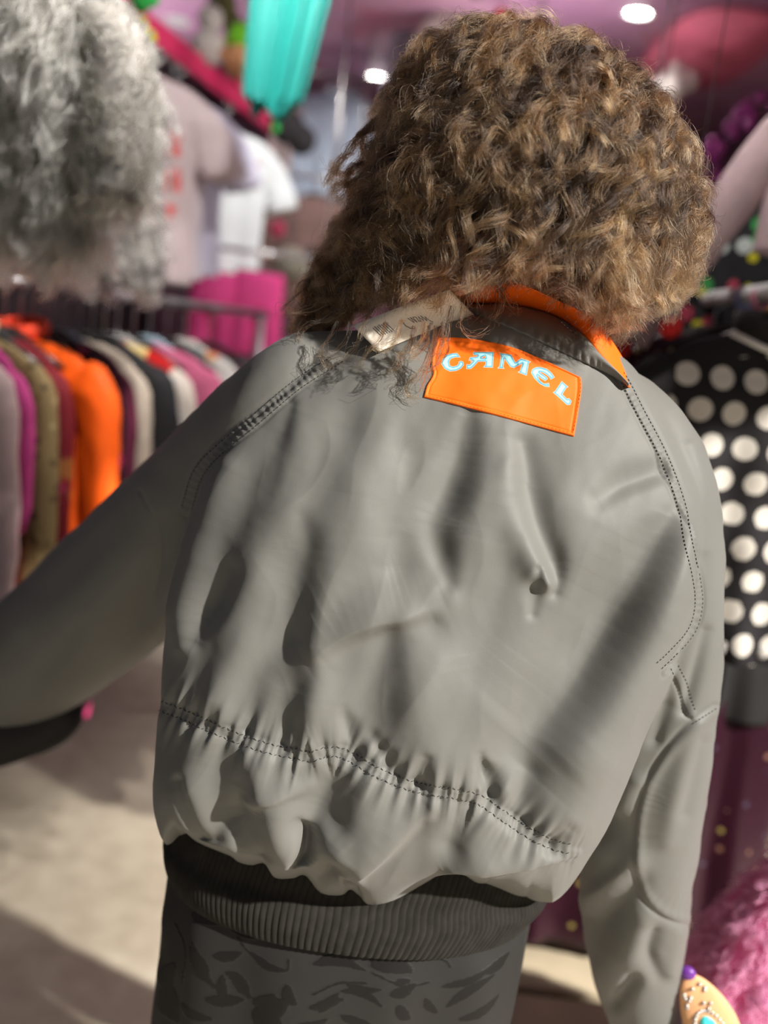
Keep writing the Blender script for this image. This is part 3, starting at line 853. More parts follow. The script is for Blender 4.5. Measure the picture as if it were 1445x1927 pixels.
# shoes
M_SHOE = cloth_mat('black_leather', (0.02, 0.02, 0.022), rough=0.45, bump=0.1)
for hpv, kn, an in ((hipL, 0.02, -0.01), (hipR, 0.05, 0.02)):
    ax_, ay_ = hpv[0] * 0.9, hpv[1] + an
    s_ = MB(); ys = np.array([-0.075, -0.06, -0.02, 0.05, 0.12, 0.17, 0.185])
    P_ = np.stack([np.full(7, ax_), ay_ + ys, np.array([.05, .055, .055, .05, .04, .034, .03])], 1)
    A_s = np.stack([np.array([.012, .034, .038, .042, .045, .03, .008]), np.zeros(7), np.zeros(7)], 1); B_s = np.stack([np.zeros(7), np.zeros(7), np.array([.03, .048, .05, .044, .036, .03, .02])], 1)
    s_.add(*tube_rows(P_, A_s, B_s, 20, 2.6)); s_.tube([(ax_, ay_ - 0.02, 0.06), (ax_, ay_ - 0.02, 0.16)], [0.05, 0.052], 18)
    s_.build('shoe', M_SHOE, person)

# ------------------------------------------------------------------ collar (grey fall, orange lining turned up)
Bc = [(838,566),(870,580),(905,596),(950,613),(1010,640),(1060,663),(1105,685),(1138,700),(1160,712),(1176,722)]
Tc = [(835,558),(866,571),(905,572),(955,573),(1012,583),(1062,603),(1098,632),(1130,668),(1160,700),(1182,728)]
Oc = [(838,548),(868,546),(905,536),(945,526),(990,538),(1042,562),(1088,583),(1122,603),(1158,652),(1180,692),(1197,738)]
def strip(name, c0, c1, y0, y1, mat, bulge=0.0, nu=120, nv=14, thick=0.0012, ripple=None):
    p0, p1 = catmull(np.array(c0, float), nu), catmull(np.array(c1, float), nu)
    def settle(p, f):
        d_ = np.array([np.linalg.norm(f(p[i], i / (nu - 1)) - CAM) for i in range(nu)])
        for _ in range(60): d_[1:-1] = (d_[:-2] + d_[2:] + d_[1:-1]) / 3
        return np.array([CAM + ray(*p[i]) * d_[i] for i in range(nu)])
    a_, b_ = settle(p0, y0), settle(p1, y1)
    G = np.zeros((nv, nu, 3))
    for i in range(nu):
        for k in range(nv):
            u, t = i / (nu - 1), k / (nv - 1)
            G[k, i] = a_[i] * (1 - t) + b_[i] * t + np.array([0, -1, 0.35]) * bulge * math.sin(PI * t)
            if ripple: G[k, i] += np.array([0, -1, 0.4]) * ripple(u, t)
    o = mesh_np(name, G.reshape(-1, 3), grid_quads(nv, nu), None, mat, jacket)
    sd = o.modifiers.new('t', 'SOLIDIFY'); sd.thickness = thick; sd.offset = 0
    return o
tY = [0.012, 0.015, 0.018, 0.02, 0.02, 0.018, 0.016, 0.012, 0.01, 0.01]
onB = lambda p, u: surf(p[0], p[1], 0.002, 1.08)[0]
def onT(p, u): return surf(p[0], p[1] + 6, 0.009, 1.10)[0] + UP * 0.004
def onO(p, u):
    y = np.interp(u, [0, 0.3, 0.6, 0.85, 1.0], [1.055, 1.055, 1.06, 1.075, 1.09]); return at(p[0], p[1], y)
rp = lambda u, t: 0.0011 * math.cos(u * 170 + 2 * math.sin(u * 23)) * math.exp(-((t - 0.12) / 0.13) ** 2) * min(1, max(0, (u - 0.1) * 8)) * (0.3 if u > 0.75 else 1)
collar = strip('collar', Bc, Tc, onB, onT, M_NYLON, 0.007, 240, 16, ripple=rp)
lining = strip('collar_lining', Tc, Oc, lambda p, u: onT(p, u) + np.array([0, -0.0015, 0.001]), onO, M_ORANGE, 0.003, 120, 12)
prop(lining, 'bright orange collar lining turned up')
# the collar goes on round the front of the neck
ring = np.array([at(1197, 738, 1.09), at(1178, 712, 1.14), at(1140, 700, 1.185), at(1080, 700, 1.215), at(980, 670, 1.215), at(880, 620, 1.19), at(830, 575, 1.14), at(835, 553, 1.09)])
rg = catmull(ring, 60); tp = rg + np.array([0, -0.012, 0.045]) * np.sin(np.linspace(0, PI, 60))[:, None] ** 1.5
fr = mesh_np('collar_front', np.vstack([rg - np.array([0, 0, .012]), tp]), grid_quads(2, 60), None, M_ORANGE, jacket)
sd = fr.modifiers.new('t', 'SOLIDIFY'); sd.thickness = 0.002

# ------------------------------------------------------------------ back patch with its lettering
def P1(L): return [(780 + a / 8.028, 620 + b_ / 8.028) for a, b_ in L]
def P2(L): return [(930 + a / 8.028, 650 + b_ / 8.028) for a, b_ in L]
LET = [
 P1([(640,368),(692,435),(610,430),(545,455),(518,500),(530,555),(580,572),(640,555),(668,520),(662,500),(690,485),(735,500),(742,550),(700,602),(630,637),(530,644),(450,602),(403,530),(418,460),(470,405),(560,373)]),
 P1([(885,352),(1194,352),(1177,587),(1033,585),(1068,545),(1072,500),(960,500),(905,560),(850,610),(781,610),(783,540),(830,545),(885,488),(842,507),(856,470),(816,487),(832,433),(880,428),(935,425),(950,405),(885,400)]),
 P2([(75,123),(250,150),(310,265),(400,203),(547,255),(515,275),(480,467),(348,415),(385,390),(415,285),(290,350),(240,337),(150,215),(130,335),(150,362),(43,357),(75,325),(95,180)]),
 P2([(690,336),(790,363),(860,423),(907,490),(845,527),(828,490),(780,450),(720,417),(680,412),(720,440),(780,480),(802,512),(765,547),(700,512),(648,462),(680,540),(740,588),(820,578),(827,637),(760,632),(680,592),(600,512),(548,420),(568,370),(620,340)]),
 P2([(1010,548),(1112,637),(1080,650),(1020,745),(1090,815),(1120,803),(1162,850),(1140,907),(1090,907),(990,812),(878,715),(910,700),(985,590)])]
HOLE = P1([(1008,442),(1062,413),(1067,447)])
def poly_sdf(P, poly):
    poly = np.array(poly, float); d = np.full(len(P), 1e9); ins = np.zeros(len(P), bool)
    for a, b_ in zip(poly, np.roll(poly, -1, 0)):
        e = b_ - a; w = P - a; u = np.clip(w @ e / (e @ e), 0, 1); d = np.minimum(d, ((w - u[:, None] * e) ** 2).sum(1))
        c1 = P[:, 1] >= a[1]; c2 = P[:, 1] < b_[1]; cr = e[0] * w[:, 1] - e[1] * w[:, 0]
        ins ^= (c1 & c2 & (cr > 0)) | (~c1 & ~c2 & (cr < 0))
    return np.where(ins, -1, 1) * np.sqrt(d)
nu, nv = 300, 170
topc = catmull(np.array([(824,636),(870,637),(920,644),(968,656),(1030,682),(1093,712)], float), nu)
botc = catmull(np.array([(797,748),(880,768),(985,796),(1080,822)], float), nu)
lef = catmull(np.array([(824,636),(815,663),(812,690),(815,700),(812,712),(803,726),(797,748)], float), nv)
rig = catmull(np.array([(1093,712),(1094,735),(1088,775),(1080,822)], float), nv)
u = np.linspace(0, 1, nu)[None, :, None]; v = np.linspace(0, 1, nv)[:, None, None]
G = (1 - v) * topc[None] + v * botc[None] + (1 - u) * lef[:, None] + u * rig[:, None] - (
    (1 - u) * (1 - v) * topc[0] + u * (1 - v) * topc[-1] + (1 - u) * v * botc[0] + u * v * botc[-1])
Pp = G.reshape(-1, 2)
SDp = np.full(len(Pp), 60.0)
for L in LET: SDp = np.minimum(SDp, poly_sdf(Pp, L))
SDp = np.maximum(SDp, -poly_sdf(Pp, HOLE))
edge = np.minimum(np.minimum(np.arange(nu)[None, :].repeat(nv, 0), nu - 1 - np.arange(nu)[None, :].repeat(nv, 0)), np.minimum(np.arange(nv)[:, None].repeat(nu, 1), nv - 1 - np.arange(nv)[:, None].repeat(nu, 1))).ravel()
Vp = np.zeros((len(Pp), 3)); Np = np.zeros((len(Pp), 3))
for k, (a, b_) in enumerate(Pp):
    hit, n = surf(a, b_, 0.0); Vp[k] = hit; Np[k] = n
Np = nrm(Np); Vp3 = Vp.reshape(nv, nu, 3)
for _ in range(6):                                   # cloth bridges the small puckers
    Vp3[1:-1, 1:-1] = (Vp3[:-2, 1:-1] + Vp3[2:, 1:-1] + Vp3[1:-1, :-2] + Vp3[1:-1, 2:]) / 4
off = 0.0016 + 0.0006 * np.exp(-((edge - 3) / 2.5) ** 2) - 0.0006 * np.exp(-((edge - 8) / 2.0) ** 2) + 0.0003 * vnoise(Pp, 1 / 26, 3) - 0.0022 * (edge == 0)
Vp = Vp3.reshape(-1, 3) + Np * off[:, None]
M_PATCH, nt, b = new_mat('orange_patch_print')
a = N(nt, 'ShaderNodeAttribute', attribute_name='pattern')
mr = N(nt, 'ShaderNodeMapRange'); mr.inputs[1].default_value = -6; mr.inputs[2].default_value = 6
nt.links.new(a.outputs['Fac'], mr.inputs[0])
px_ = lambda d: (d + 6) / 12
orange = srgb(255, 112, 22)
r = ramp(nt, [(0, srgb(176, 228, 236)), (px_(-3.0), srgb(160, 222, 232)), (px_(-2.2), srgb(84, 166, 200)), (px_(-1.2), srgb(70, 150, 190)), (px_(-0.7), srgb(170, 178, 172)), (px_(0.1), srgb(190, 170, 150)), (px_(0.6), orange)])
nt.links.new(mr.outputs[0], r.inputs[0]); nt.links.new(r.outputs[0], b.inputs['Base Color']); b.inputs['Roughness'].default_value = 0.6; b.inputs['Specular IOR Level'].default_value = 0.2
patch = mesh_np('back_patch', Vp, grid_quads(nv, nu), None, M_PATCH, jacket); set_attr(patch.data, 'pattern', np.clip(SDp, -6, 6))
prop(patch, 'orange cloth patch printed CAMEL in pale blue letters')
BVp = BV
st = MB()
M_OTHREAD = plain('orange_thread', srgb(205, 62, 4), 0.8)
for path in ([(800,745),(880,764),(985,792),(1076,817)], [(1090,715),(1091,735),(1085,775),(1077,817)]):
    p = resample(path, 1.8)
    for k in range(len(p) // 4):
        Q_ = [surf(*p[min(4 * k + i, len(p) - 1)], 0.0021)[0] for i in (0, 1, 2)]
        st.tube(Q_, [0.00035] * 3, 5)
st.build('patch_stitching', M_OTHREAD, jacket)

# ------------------------------------------------------------------ paper price tag caught under the hair
M_CARD = plain('cream_card', srgb(244, 234, 220), 0.7)
M_INK = plain('black_ink', (0.01, 0.01, 0.012), 0.6)
tag_c = {}
for k_, (x_, y_) in {'a': (664, 613), 'b': (713, 662), 'c': (891, 592), 'd': (846, 545)}.items():
    tag_c[k_] = surf(x_, y_, 0.0, 1.05)[0]
nT = nrm(np.cross(tag_c['b'] - tag_c['a'], tag_c['d'] - tag_c['a'])); nT = nT if nT @ (CAM - tag_c['a']) > 0 else -nT
yt = {'a': 0.016, 'b': 0.010, 'c': 0.010, 'd': 0.016}
for k_, (x_, y_) in {'a': (664, 613), 'b': (713, 662), 'c': (891, 592), 'd': (846, 545)}.items():
    p = surf(x_, y_, 0.0, 1.05)[0]; tag_c[k_] = p + ray(x_, y_) * -yt[k_]
def tg(u, v, o=0.0):
    a = tag_c['a'] * (1 - u) + tag_c['d'] * u; b_ = tag_c['b'] * (1 - u) + tag_c['c'] * u
    return a * (1 - v) + b_ * v + nT * (o + 0.002 * math.sin(PI * u))
gu = 24
Vt = np.array([[tg(i / gu, k / 4) for i in range(gu + 1)] for k in range(5)]).reshape(-1, 3)
tag = mesh_np('price_tag', Vt, grid_quads(5, gu + 1), None, M_CARD, None)
sd = tag.modifiers.new('t', 'SOLIDIFY'); sd.thickness = 0.0009; sd.offset = 0
prop(tag, 'cream paper price tag with handwriting lying under the curls at the collar', 'price tag')
ink = MB()
for k in range(7):
    u0 = 0.13 + k * 0.022
    ink.tube([tg(u0, 0.30 - 0.02 * (k % 2), 0.0009), tg(u0 + 0.004, 0.62, 0.0009)], [0.0003, 0.0003], 5)
zz = [(0.46, 0.42), (0.475, 0.62), (0.485, 0.42), (0.50, 0.64), (0.505, 0.44), (0.53, 0.47), (0.52, 0.62), (0.535, 0.66), (0.55, 0.48), (0.56, 0.68), (0.575, 0.48), (0.585, 0.70), (0.60, 0.55), (0.605, 0.72), (0.62, 0.80), (0.60, 0.86), (0.585, 0.80)]
ink.tube([tg(a_, b_, 0.0009) for a_, b_ in zz], [0.0003] * len(zz), 5)
ink.tube([tg(0.40, 0.40, 0.0009), tg(0.385, 0.6, 0.0009), tg(0.40, 0.72, 0.0009), tg(0.43, 0.8, 0.0009)], [0.0003] * 4, 5)
o = ink.build('handwriting', M_INK, tag)

# ------------------------------------------------------------------ hair
HAIR = np.array([
    (880,  72, 1040,  84, 1.17, .050, .040),
    (815,  90, 1120, 118, 1.17, .090, .070),
    (765, 135, 1172, 168, 1.165, .125, .090),
    (734, 215, 1236, 245, 1.16, .155, .100),
    (712, 300, 1284, 330, 1.155, .175, .105),
    (674, 390, 1304, 415, 1.15, .185, .105),
    (622, 470, 1300, 500, 1.150, .160, .100),
    (586, 535, 1250, 548, 1.145, .122, .090),
    (575, 575, 1170, 584, 1.140, .085, .080),
    (610, 600, 1080, 600, 1.130, .070, .060)], float)
Ch, Ah, Bh, BFh, _ = torso_tube(HAIR, 60, 80)
Vh, Qh, Th = tube_rows(Ch, Ah, Bh, 80, 2.15, bf=BFh)
hv = mesh_np('tmp_hair', Vh, Qh, Th, None, None)
dg = bpy.context.evaluated_depsgraph_get(); BH = BVHTree.FromObject(hv, dg); bpy.data.objects.remove(hv)
cen = Ch.mean(0)

def hair_near(p):
    co, no, i, d = BH.find_nearest(Vector(p))
    co, no = np.array(co), np.array(no)
    if no @ (co - cen) < 0: no = -no
    return co, no

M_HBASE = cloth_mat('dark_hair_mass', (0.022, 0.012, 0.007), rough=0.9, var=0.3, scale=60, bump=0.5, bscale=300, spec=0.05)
kdeep = 0.034
Vin = Vh.copy()
nn = nrm(Vh - np.vstack([np.repeat(Ch, 80, 0), Ch[:1], Ch[-1:]])); nn[-2:] = 0
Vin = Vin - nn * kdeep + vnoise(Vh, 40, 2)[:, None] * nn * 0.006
Vin[-2] -= UP * 0.02; Vin[-1] += UP * 0.03
HB = np.vstack([HAIR[:6], [(650, 455, 1270, 470, 1.15, .17, .10), (680, 500, 1215, 505, 1.15, .13, .09), (760, 520, 1120, 520, 1.15, .07, .07)]])
Cq, Aq, Bq, BFq, _ = torso_tube(HB, 50, 80, grow=-kdeep)
Vin, Qin, Tin = tube_rows(Cq, Aq, Bq, 80, 2.15, bf=BFq)
Vin += vnoise(Vin, 40, 2)[:, None] * nrm(Vin - Vin.mean(0)) * 0.006
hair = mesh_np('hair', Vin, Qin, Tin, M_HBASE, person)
prop(hair, 'shoulder-length curly brown hair with golden ends')

M_HAIR = hair_mat('curly_hair', (0.010, 0.0048, 0.0028), (0.34, 0.165, 0.066), rough=0.34, radial=0.55, rnd=0.24, attr='tone', tipmix=0.50)
rg_ = np.random.default_rng(23)

def grow_lock(p, n, depth, length, lift, K=14, wander=0.5, dirw=None):
    pts = []; ns = []
    ds = length / (K - 1); q = p.copy(); wv = rg_.normal(0, wander, 3); dep = depth
    dcur = None
    for k in range(K):
        t = k / (K - 1)
        pts.append(q.copy()); ns.append(n.copy())
        lat = (q - cen) @ RIGHT
        base = -UP * 1.0 - RIGHT * (0.42 + 0.25 * (lat < -0.05)) + np.array([0, -0.10, 0]) if dirw is None else dirw
        d = base + wv * (0.35 + 0.5 * t)
        d = d - n * (d @ n) * 0.9
        d = nrm(d); dcur = d if dcur is None else nrm(dcur * 0.5 + d * 0.5)
        q2 = q + dcur * ds
        co, no = hair_near(q2)
        dep = dep - (lift + depth) / (K - 1)
        tgt = co - no * dep
        if no @ UP < -0.55 or np.linalg.norm(co - q2) > 0.05:      # past the lower edge of the mass: hang free
            q = q2 + UP * -0.2 * ds; n = nrm(n * 0.8 + np.array([0, -0.3, 0.1]))
        else:
            q = q2 * 0.35 + tgt * 0.65; n = no
    return np.array(pts), np.array(ns)

# roots spread evenly over the visible mass
def sample_surface(V, Q, n, keep):
    T = np.vstack([Q[:, [0, 1, 2]], Q[:, [0, 2, 3]]])
    a, b_, c = V[T[:, 0]], V[T[:, 1]], V[T[:, 2]]
    ar = np.linalg.norm(np.cross(b_ - a, c - a), axis=1); k = rg_.choice(len(T), n, p=ar / ar.sum())
    r1, r2 = np.sqrt(rg_.random(n)), rg_.random(n)
    P = a[k] * (1 - r1)[:, None] + b_[k] * (r1 * (1 - r2))[:, None] + c[k] * (r1 * r2)[:, None]
    return P[keep(P)]
roots = sample_surface(Vh, Qh, 2300, lambda P: (P[:, 1] < 1.22))
LP, LN, LD = [], [], []
LIMX = [500, 540, 600, 640, 700, 770, 830, 860, 900, 940, 1000, 1060, 1110, 1150, 1200, 1260, 1340]
LIMY = [600, 604, 628, 600, 566, 552, 552, 546, 536, 524, 520, 546, 582, 626, 594, 560, 500]
for p in roots:
    co, no = hair_near(p)
    dep = min(abs(rg_.normal(0, 0.017)), 0.036)
    L = rg_.uniform(0.07, 0.15)
    P, n_ = grow_lock(co - no * dep, no, dep, L, rg_.uniform(-0.002, 0.008))
    q_ = project(P)[0]; lim = np.interp(q_[:, 0], LIMX, LIMY) + rg_.normal(0, 9)
    over = np.where(q_[:, 1] > lim)[0]
    if len(over):
        if over[0] < 4: continue
        tt = np.linspace(0, over[0], 14); P = np.stack([np.interp(tt, np.arange(14), P[:, c]) for c in range(3)], 1); n_ = n_[np.round(tt).astype(int)]
    LP.append(P); LN.append(n_); LD.append(dep)
# loose curls placed where the photo shows them: (path of pixels, distance)
FREE = [
 ([(735,205),(700,225),(672,262),(690,290),(668,322),(640,330),(622,318),(632,300)],1.15), ([(740,230),(690,245),(660,280),(640,305),(618,335),(615,352)],1.14),
 ([(745,255),(712,262),(690,285),(700,320),(728,322),(735,290)],1.13), ([(730,270),(716,300),(712,335),(730,350)],1.14), ([(700,345),(660,345),(632,352),(622,372)],1.14),
 ([(760,150),(730,165),(705,200),(700,215),(722,225)],1.16), ([(700,310),(664,318),(650,345),(665,360)],1.14), ([(690,330),(655,362),(628,385)],1.14),
 ([(830,60),(800,58),(790,80),(808,96)],1.17), ([(850,75),(812,66),(775,92),(768,120)],1.17), ([(790,100),(762,112),(748,145),(752,170)],1.17),
 ([(640,560),(600,572),(560,585),(535,582)],1.07), ([(650,580),(610,596),(575,612),(560,640)],1.05), ([(600,520),(570,540),(552,566),(530,590)],1.10),
 ([(640,600),(622,630),(606,655),(612,682),(628,690)],1.02), ([(660,600),(650,640),(625,665),(605,650)],1.02), ([(690,610),(672,640),(660,668),(640,690)],1.01),
 ([(820,600),(815,650),(800,690),(775,715),(762,738),(775,752),(790,748)],0.985), ([(800,600),(790,640),(775,660),(782,676)],0.985), ([(840,590),(828,640),(812,680),(800,720),(788,735)],0.985),
 ([(830,600),(835,650),(822,690),(800,700),(790,690)],0.985), ([(810,610),(800,650),(770,672),(745,668)],0.985), ([(760,600),(745,640),(720,660),(700,655)],0.985),
 ([(780,610),(770,645),(748,690),(728,695)],0.98), ([(850,570),(842,620),(826,660),(815,690)],0.985), ([(730,600),(715,640),(690,665),(668,700)],0.99),
 ([(940,520),(938,560),(930,590),(924,612)],1.02), ([(925,510),(945,550),(940,580),(920,600)],1.02), ([(890,520),(884,560),(876,590),(890,604)],1.02), ([(955,520),(950,552),(962,575),(985,582)],1.02),
 ([(1240,560),(1200,590),(1160,610),(1130,618)],1.09), ([(1100,560),(1120,590),(1150,612),(1152,640)],1.07), ([(1180,560),(1170,592),(1150,625),(1140,640)],1.08), ([(870,560),(860,600),(880,625),(915,618)],1.0),
]
for rep in range(2):
    for px_path, y in FREE:
        jit = rg_.normal(0, 4.0 if rep else 0.5, 2); pth = catmull(np.array(px_path, float) + jit, 14)
        P = np.array([at(a[0], a[1], y + rg_.normal(0, 0.003)) for a in pth])
        P = lap(P, np.stack([np.arange(13), np.arange(1, 14)], 1), 1)
        for k in range(14):                                   # keep off the jacket
            s0, n0 = surf(*project(P[k:k + 1])[0][0], 0.0, 9.0)
            if P[k, 1] > s0[1] - 0.006 and np.linalg.norm(s0 - P[k]) < 0.2: P[k] = s0 + ray(*project(P[k:k + 1])[0][0]) * -0.008
        LP.append(P); LN.append(np.tile(np.array([0, -1.0, 0.2]), (14, 1))); LD.append(0.002)
LP, LN, LD = np.array(LP), np.array(LN), np.array(LD)
nl, K = LP.shape[:2]
free0 = nl - 2 * len(FREE)
NPT = 24
tK = np.linspace(0, K - 1, NPT); i0 = np.minimum(tK.astype(int), K - 2); fr_ = (tK - i0)[None, :, None]
PC = LP[:, i0] * (1 - fr_) + LP[:, i0 + 1] * fr_; NC = nrm(LN[:, i0] * (1 - fr_) + LN[:, i0 + 1] * fr_)
for _ in range(2): PC[:, 1:-1] = (PC[:, :-2] + PC[:, 2:] + 2 * PC[:, 1:-1]) / 4
TC = nrm(np.gradient(PC, axis=1)); XC = nrm(np.cross(TC, NC)); YC = nrm(np.cross(XC, TC))
alen = np.concatenate([np.zeros((nl, 1)), np.cumsum(np.linalg.norm(np.diff(PC, axis=1), axis=2), 1)], 1)
lam_ = rg_.uniform(0.036, 0.085, nl); ph0 = rg_.uniform(0, 6.28, nl); amp = rg_.uniform(0.003, 0.0115, nl); rl_ = rg_.uniform(0.002, 0.007, nl)
hand_ = rg_.choice([-1, 1], nl); tone_l = np.clip(rg_.normal(-0.16, 0.27, nl) - LD * 12.0, -0.55, 0.5)  # random lock tone, plus self-shadow put into the colour with depth
amp[free0:] = rg_.uniform(0.001, 0.003, nl - free0); rl_[free0:] = rg_.uniform(0.0015, 0.004, nl - free0)
fi = (np.arange(nl - free0) % len(FREE)); rl_[free0:][fi < 11] = 0.0045; tone_l[free0:][fi < 11] = -0.25
PER = 35
li = np.repeat(np.arange(nl), PER)
kp = np.ones(nl); kp[free0:] = np.where(fi < 11, 1.0, 0.20)
li = li[rg_.random(len(li)) < kp[li]]
ns = len(li)
frizz = rg_.random(ns) < 0.24
ang = rg_.uniform(0, 6.28, ns); rr = np.sqrt(rg_.random(ns)) * rl_[li] * np.where(frizz, 1.5, 1.0)
s_ = np.linspace(0, 1, NPT)[None]
env = np.clip(s_ * 3.5, 0, 1)
phs = hand_[li, None] * alen[li] / lam_[li, None] * 2 * PI + ph0[li, None] + rg_.normal(0, 0.26, ns)[:, None]
ax = amp[li, None] * env * np.cos(phs) + rr[:, None] * np.cos(ang)[:, None] * (0.75 + 0.5 * s_)
ay = amp[li, None] * env * np.sin(phs) * 0.8 + rr[:, None] * np.sin(ang)[:, None] * (0.75 + 0.5 * s_)
S = PC[li] + XC[li] * ax[..., None] + YC[li] * ay[..., None]
# frizz: slow random wander growing to the tip
kn = rg_.normal(0, 1, (ns, 8, 3)); tk = np.linspace(0, 6.999, NPT); ik = tk.astype(int); fk = (tk - ik); fk = fk * fk * (3 - 2 * fk)
wn = kn[:, ik] * (1 - fk)[None, :, None] + kn[:, ik + 1] * fk[None, :, None]
S += wn * (np.where(frizz, 0.0050, 0.0012)[:, None] * (0.2 + s_))[..., None]
tone = tone_l[li] + np.where(frizz, 0.06, 0.0) + rg_.normal(0, 0.05, ns)
curls = strands('curls', S, 0.00020, 0.00009, M_HAIR, hair, tone)

# ------------------------------------------------------------------ the shop: room
ZC, XL, XR, YF, YB = 2.75, -1.75, 1.62, 0.45, 6.4
def room_box(name, lo, hi, mat, bev=0.0):
    o = MB().box(lo, hi, bev=bev).build(name, mat, None, smooth=False); o['kind'] = 'structure'; return o

m, nt, b = new_mat('beige_concrete'); M_FLOOR = m
tc = N(nt, 'ShaderNodeTexCoord')
n1 = N(nt, 'ShaderNodeTexNoise', i_Scale=2.2, i_Detail=6.0); n2 = N(nt, 'ShaderNodeTexNoise', i_Scale=14.0, i_Detail=5.0)
nt.links.new(tc.outputs['Object'], n1.inputs['Vector']); nt.links.new(tc.outputs['Object'], n2.inputs['Vector'])
r1 = ramp(nt, [(0.3, (0.55, 0.48, 0.37)), (0.55, (0.68, 0.61, 0.48)), (0.75, (0.74, 0.68, 0.57))]); nt.links.new(n1.outputs[0], r1.inputs[0])
r2 = ramp(nt, [(0.35, (0.82, 0.80, 0.78)), (0.65, (1, 1, 1))]); nt.links.new(n2.outputs[0], r2.inputs[0])
mx = N(nt, 'ShaderNodeMix', data_type='RGBA', blend_type='MULTIPLY'); mx.inputs[0].default_value = 1
nt.links.new(r1.outputs[0], mx.inputs[6]); nt.links.new(r2.outputs[0], mx.inputs[7]); nt.links.new(mx.outputs[2], b.inputs['Base Color'])
b.inputs['Roughness'].default_value = 0.7

m, nt, b = new_mat('painted_purple_ceiling'); M_CEIL = m
tc = N(nt, 'ShaderNodeTexCoord')
n1 = N(nt, 'ShaderNodeTexNoise', i_Scale=1.1, i_Detail=5.0, i_Roughness=0.6); nt.links.new(tc.outputs['Object'], n1.inputs['Vector'])
r1 = ramp(nt, [(0.30, srgb(150, 108, 144)), (0.46, srgb(180, 132, 168)), (0.58, srgb(196, 152, 180)), (0.70, srgb(190, 110, 136))]); nt.links.new(n1.outputs[0], r1.inputs[0])
nt.links.new(r1.outputs[0], b.inputs['Base Color']); b.inputs['Roughness'].default_value = 0.6

M_WALLD = cloth_mat('dark_plum_wall', (0.045, 0.03, 0.038), rough=0.85, var=0.25, scale=3, bump=0.0)
M_WALLB = cloth_mat('plum_back_wall', (0.30, 0.15, 0.22), rough=0.85, var=0.3, scale=2, bump=0.0)
M_SUNBLOCK = cloth_mat('grey_sun_block', (0.35, 0.33, 0.31), rough=0.9, var=0.1, scale=6, bump=0.0)
room_box('floor', (XL - .1, -4, -0.1), (XR + .1, YB + .1, 0), M_FLOOR)
room_box('ceiling', (XL - .1, 1.0, ZC), (XR + .1, YB + .1, ZC + .1), M_CEIL)
room_box('wall_left', (XL - .1, 1.0, 0), (XL, YB, ZC), M_WALLD)
room_box('wall_right', (XR, 2.5, 0), (XR + .1, YB, ZC), M_WALLB)
room_box('wall_back', (XL - .1, YB, 0), (XR + .1, YB + .1, ZC), M_WALLB)
o = MB().box((XL - .1, 0.95, 2.12), (1.05, 1.0, ZC + .16)).box((1.05, 0.95, 2.5), (XR + .1, 1.0, ZC + .16)).build('sun_block_1', M_SUNBLOCK, None, smooth=False); o['kind'] = 'structure'  # unseen lintel, set low to keep the sun off the left rail

room_box('sun_block_2', (XR, 1.0, 2.22), (XR + .1, 2.5, ZC), M_SUNBLOCK)  # unseen side beam added to block sun from the left garments

# ------------------------------------------------------------------ small materials
M_STEEL = plain('brushed_steel', (0.45, 0.45, 0.46), 0.3, 0.9)
M_GREYP = plain('grey_painted_tube', (0.72, 0.72, 0.72), 0.45)
M_WHITEPL = plain('white_plastic', (0.72, 0.70, 0.66), 0.4)
M_BLACKPL = plain('black_plastic', (0.015, 0.015, 0.016), 0.35)
M_WOODT = cloth_mat('tan_wood', (0.50, 0.33, 0.16), rough=0.5, var=0.2, scale=40, bump=0.0)
M_BLUEPL = plain('pale_blue_plastic', srgb(158, 182, 196), 0.35)
M_GREYPL = plain('grey_plastic', (0.30, 0.30, 0.29), 0.35)
M_LAMP = plain('lamp_glow', (0.9, 0.9, 0.9), 0.5, emit=(1.0, 0.96, 0.92), es=22)
M_LAMPOFF = plain('frosted_lens', srgb(168, 182, 184), 0.4)

def on_ceil(px, py): return on_floor(px, py, ZC)
DL = [((1201, 22), True, 'round lit ceiling downlight nearest the big red patch'), ((708, 143), True, 'round lit ceiling downlight above the pale denim jacket'), ((335, 37), False, 'round unlit ceiling downlight beside the pink board')]
for (p_, lit, lb) in DL:
    c = on_ceil(*p_)
    t = empty('downlight', c); prop(t, lb, 'ceiling light', 'ceiling downlights')
    f = MB(); u = np.linspace(0, 2 * PI, 33)
    f.tube(np.stack([np.cos(u) * .052, np.sin(u) * .052, 0 * u - .004], 1), 0.006, 8, caps=False); f.build('trim_ring', M_WHITEPL, t)
    d = MB().ball((0, 0, -0.002), (0.045, 0.045, 0.008), 24, 8); d.build('lens', M_LAMP if lit else M_LAMPOFF, t)
    if lit:
        ld = bpy.data.lights.new('downlight_glow', 'SPOT'); ld.energy = 90; ld.spot_size = math.radians(120); ld.spot_blend = 0.8; ld.shadow_soft_size = 0.05; ld.color = (1, 0.93, 0.9)
        lo = link(bpy.data.objects.new('downlight_glow', ld), t); lo.location = (0, 0, -0.03)
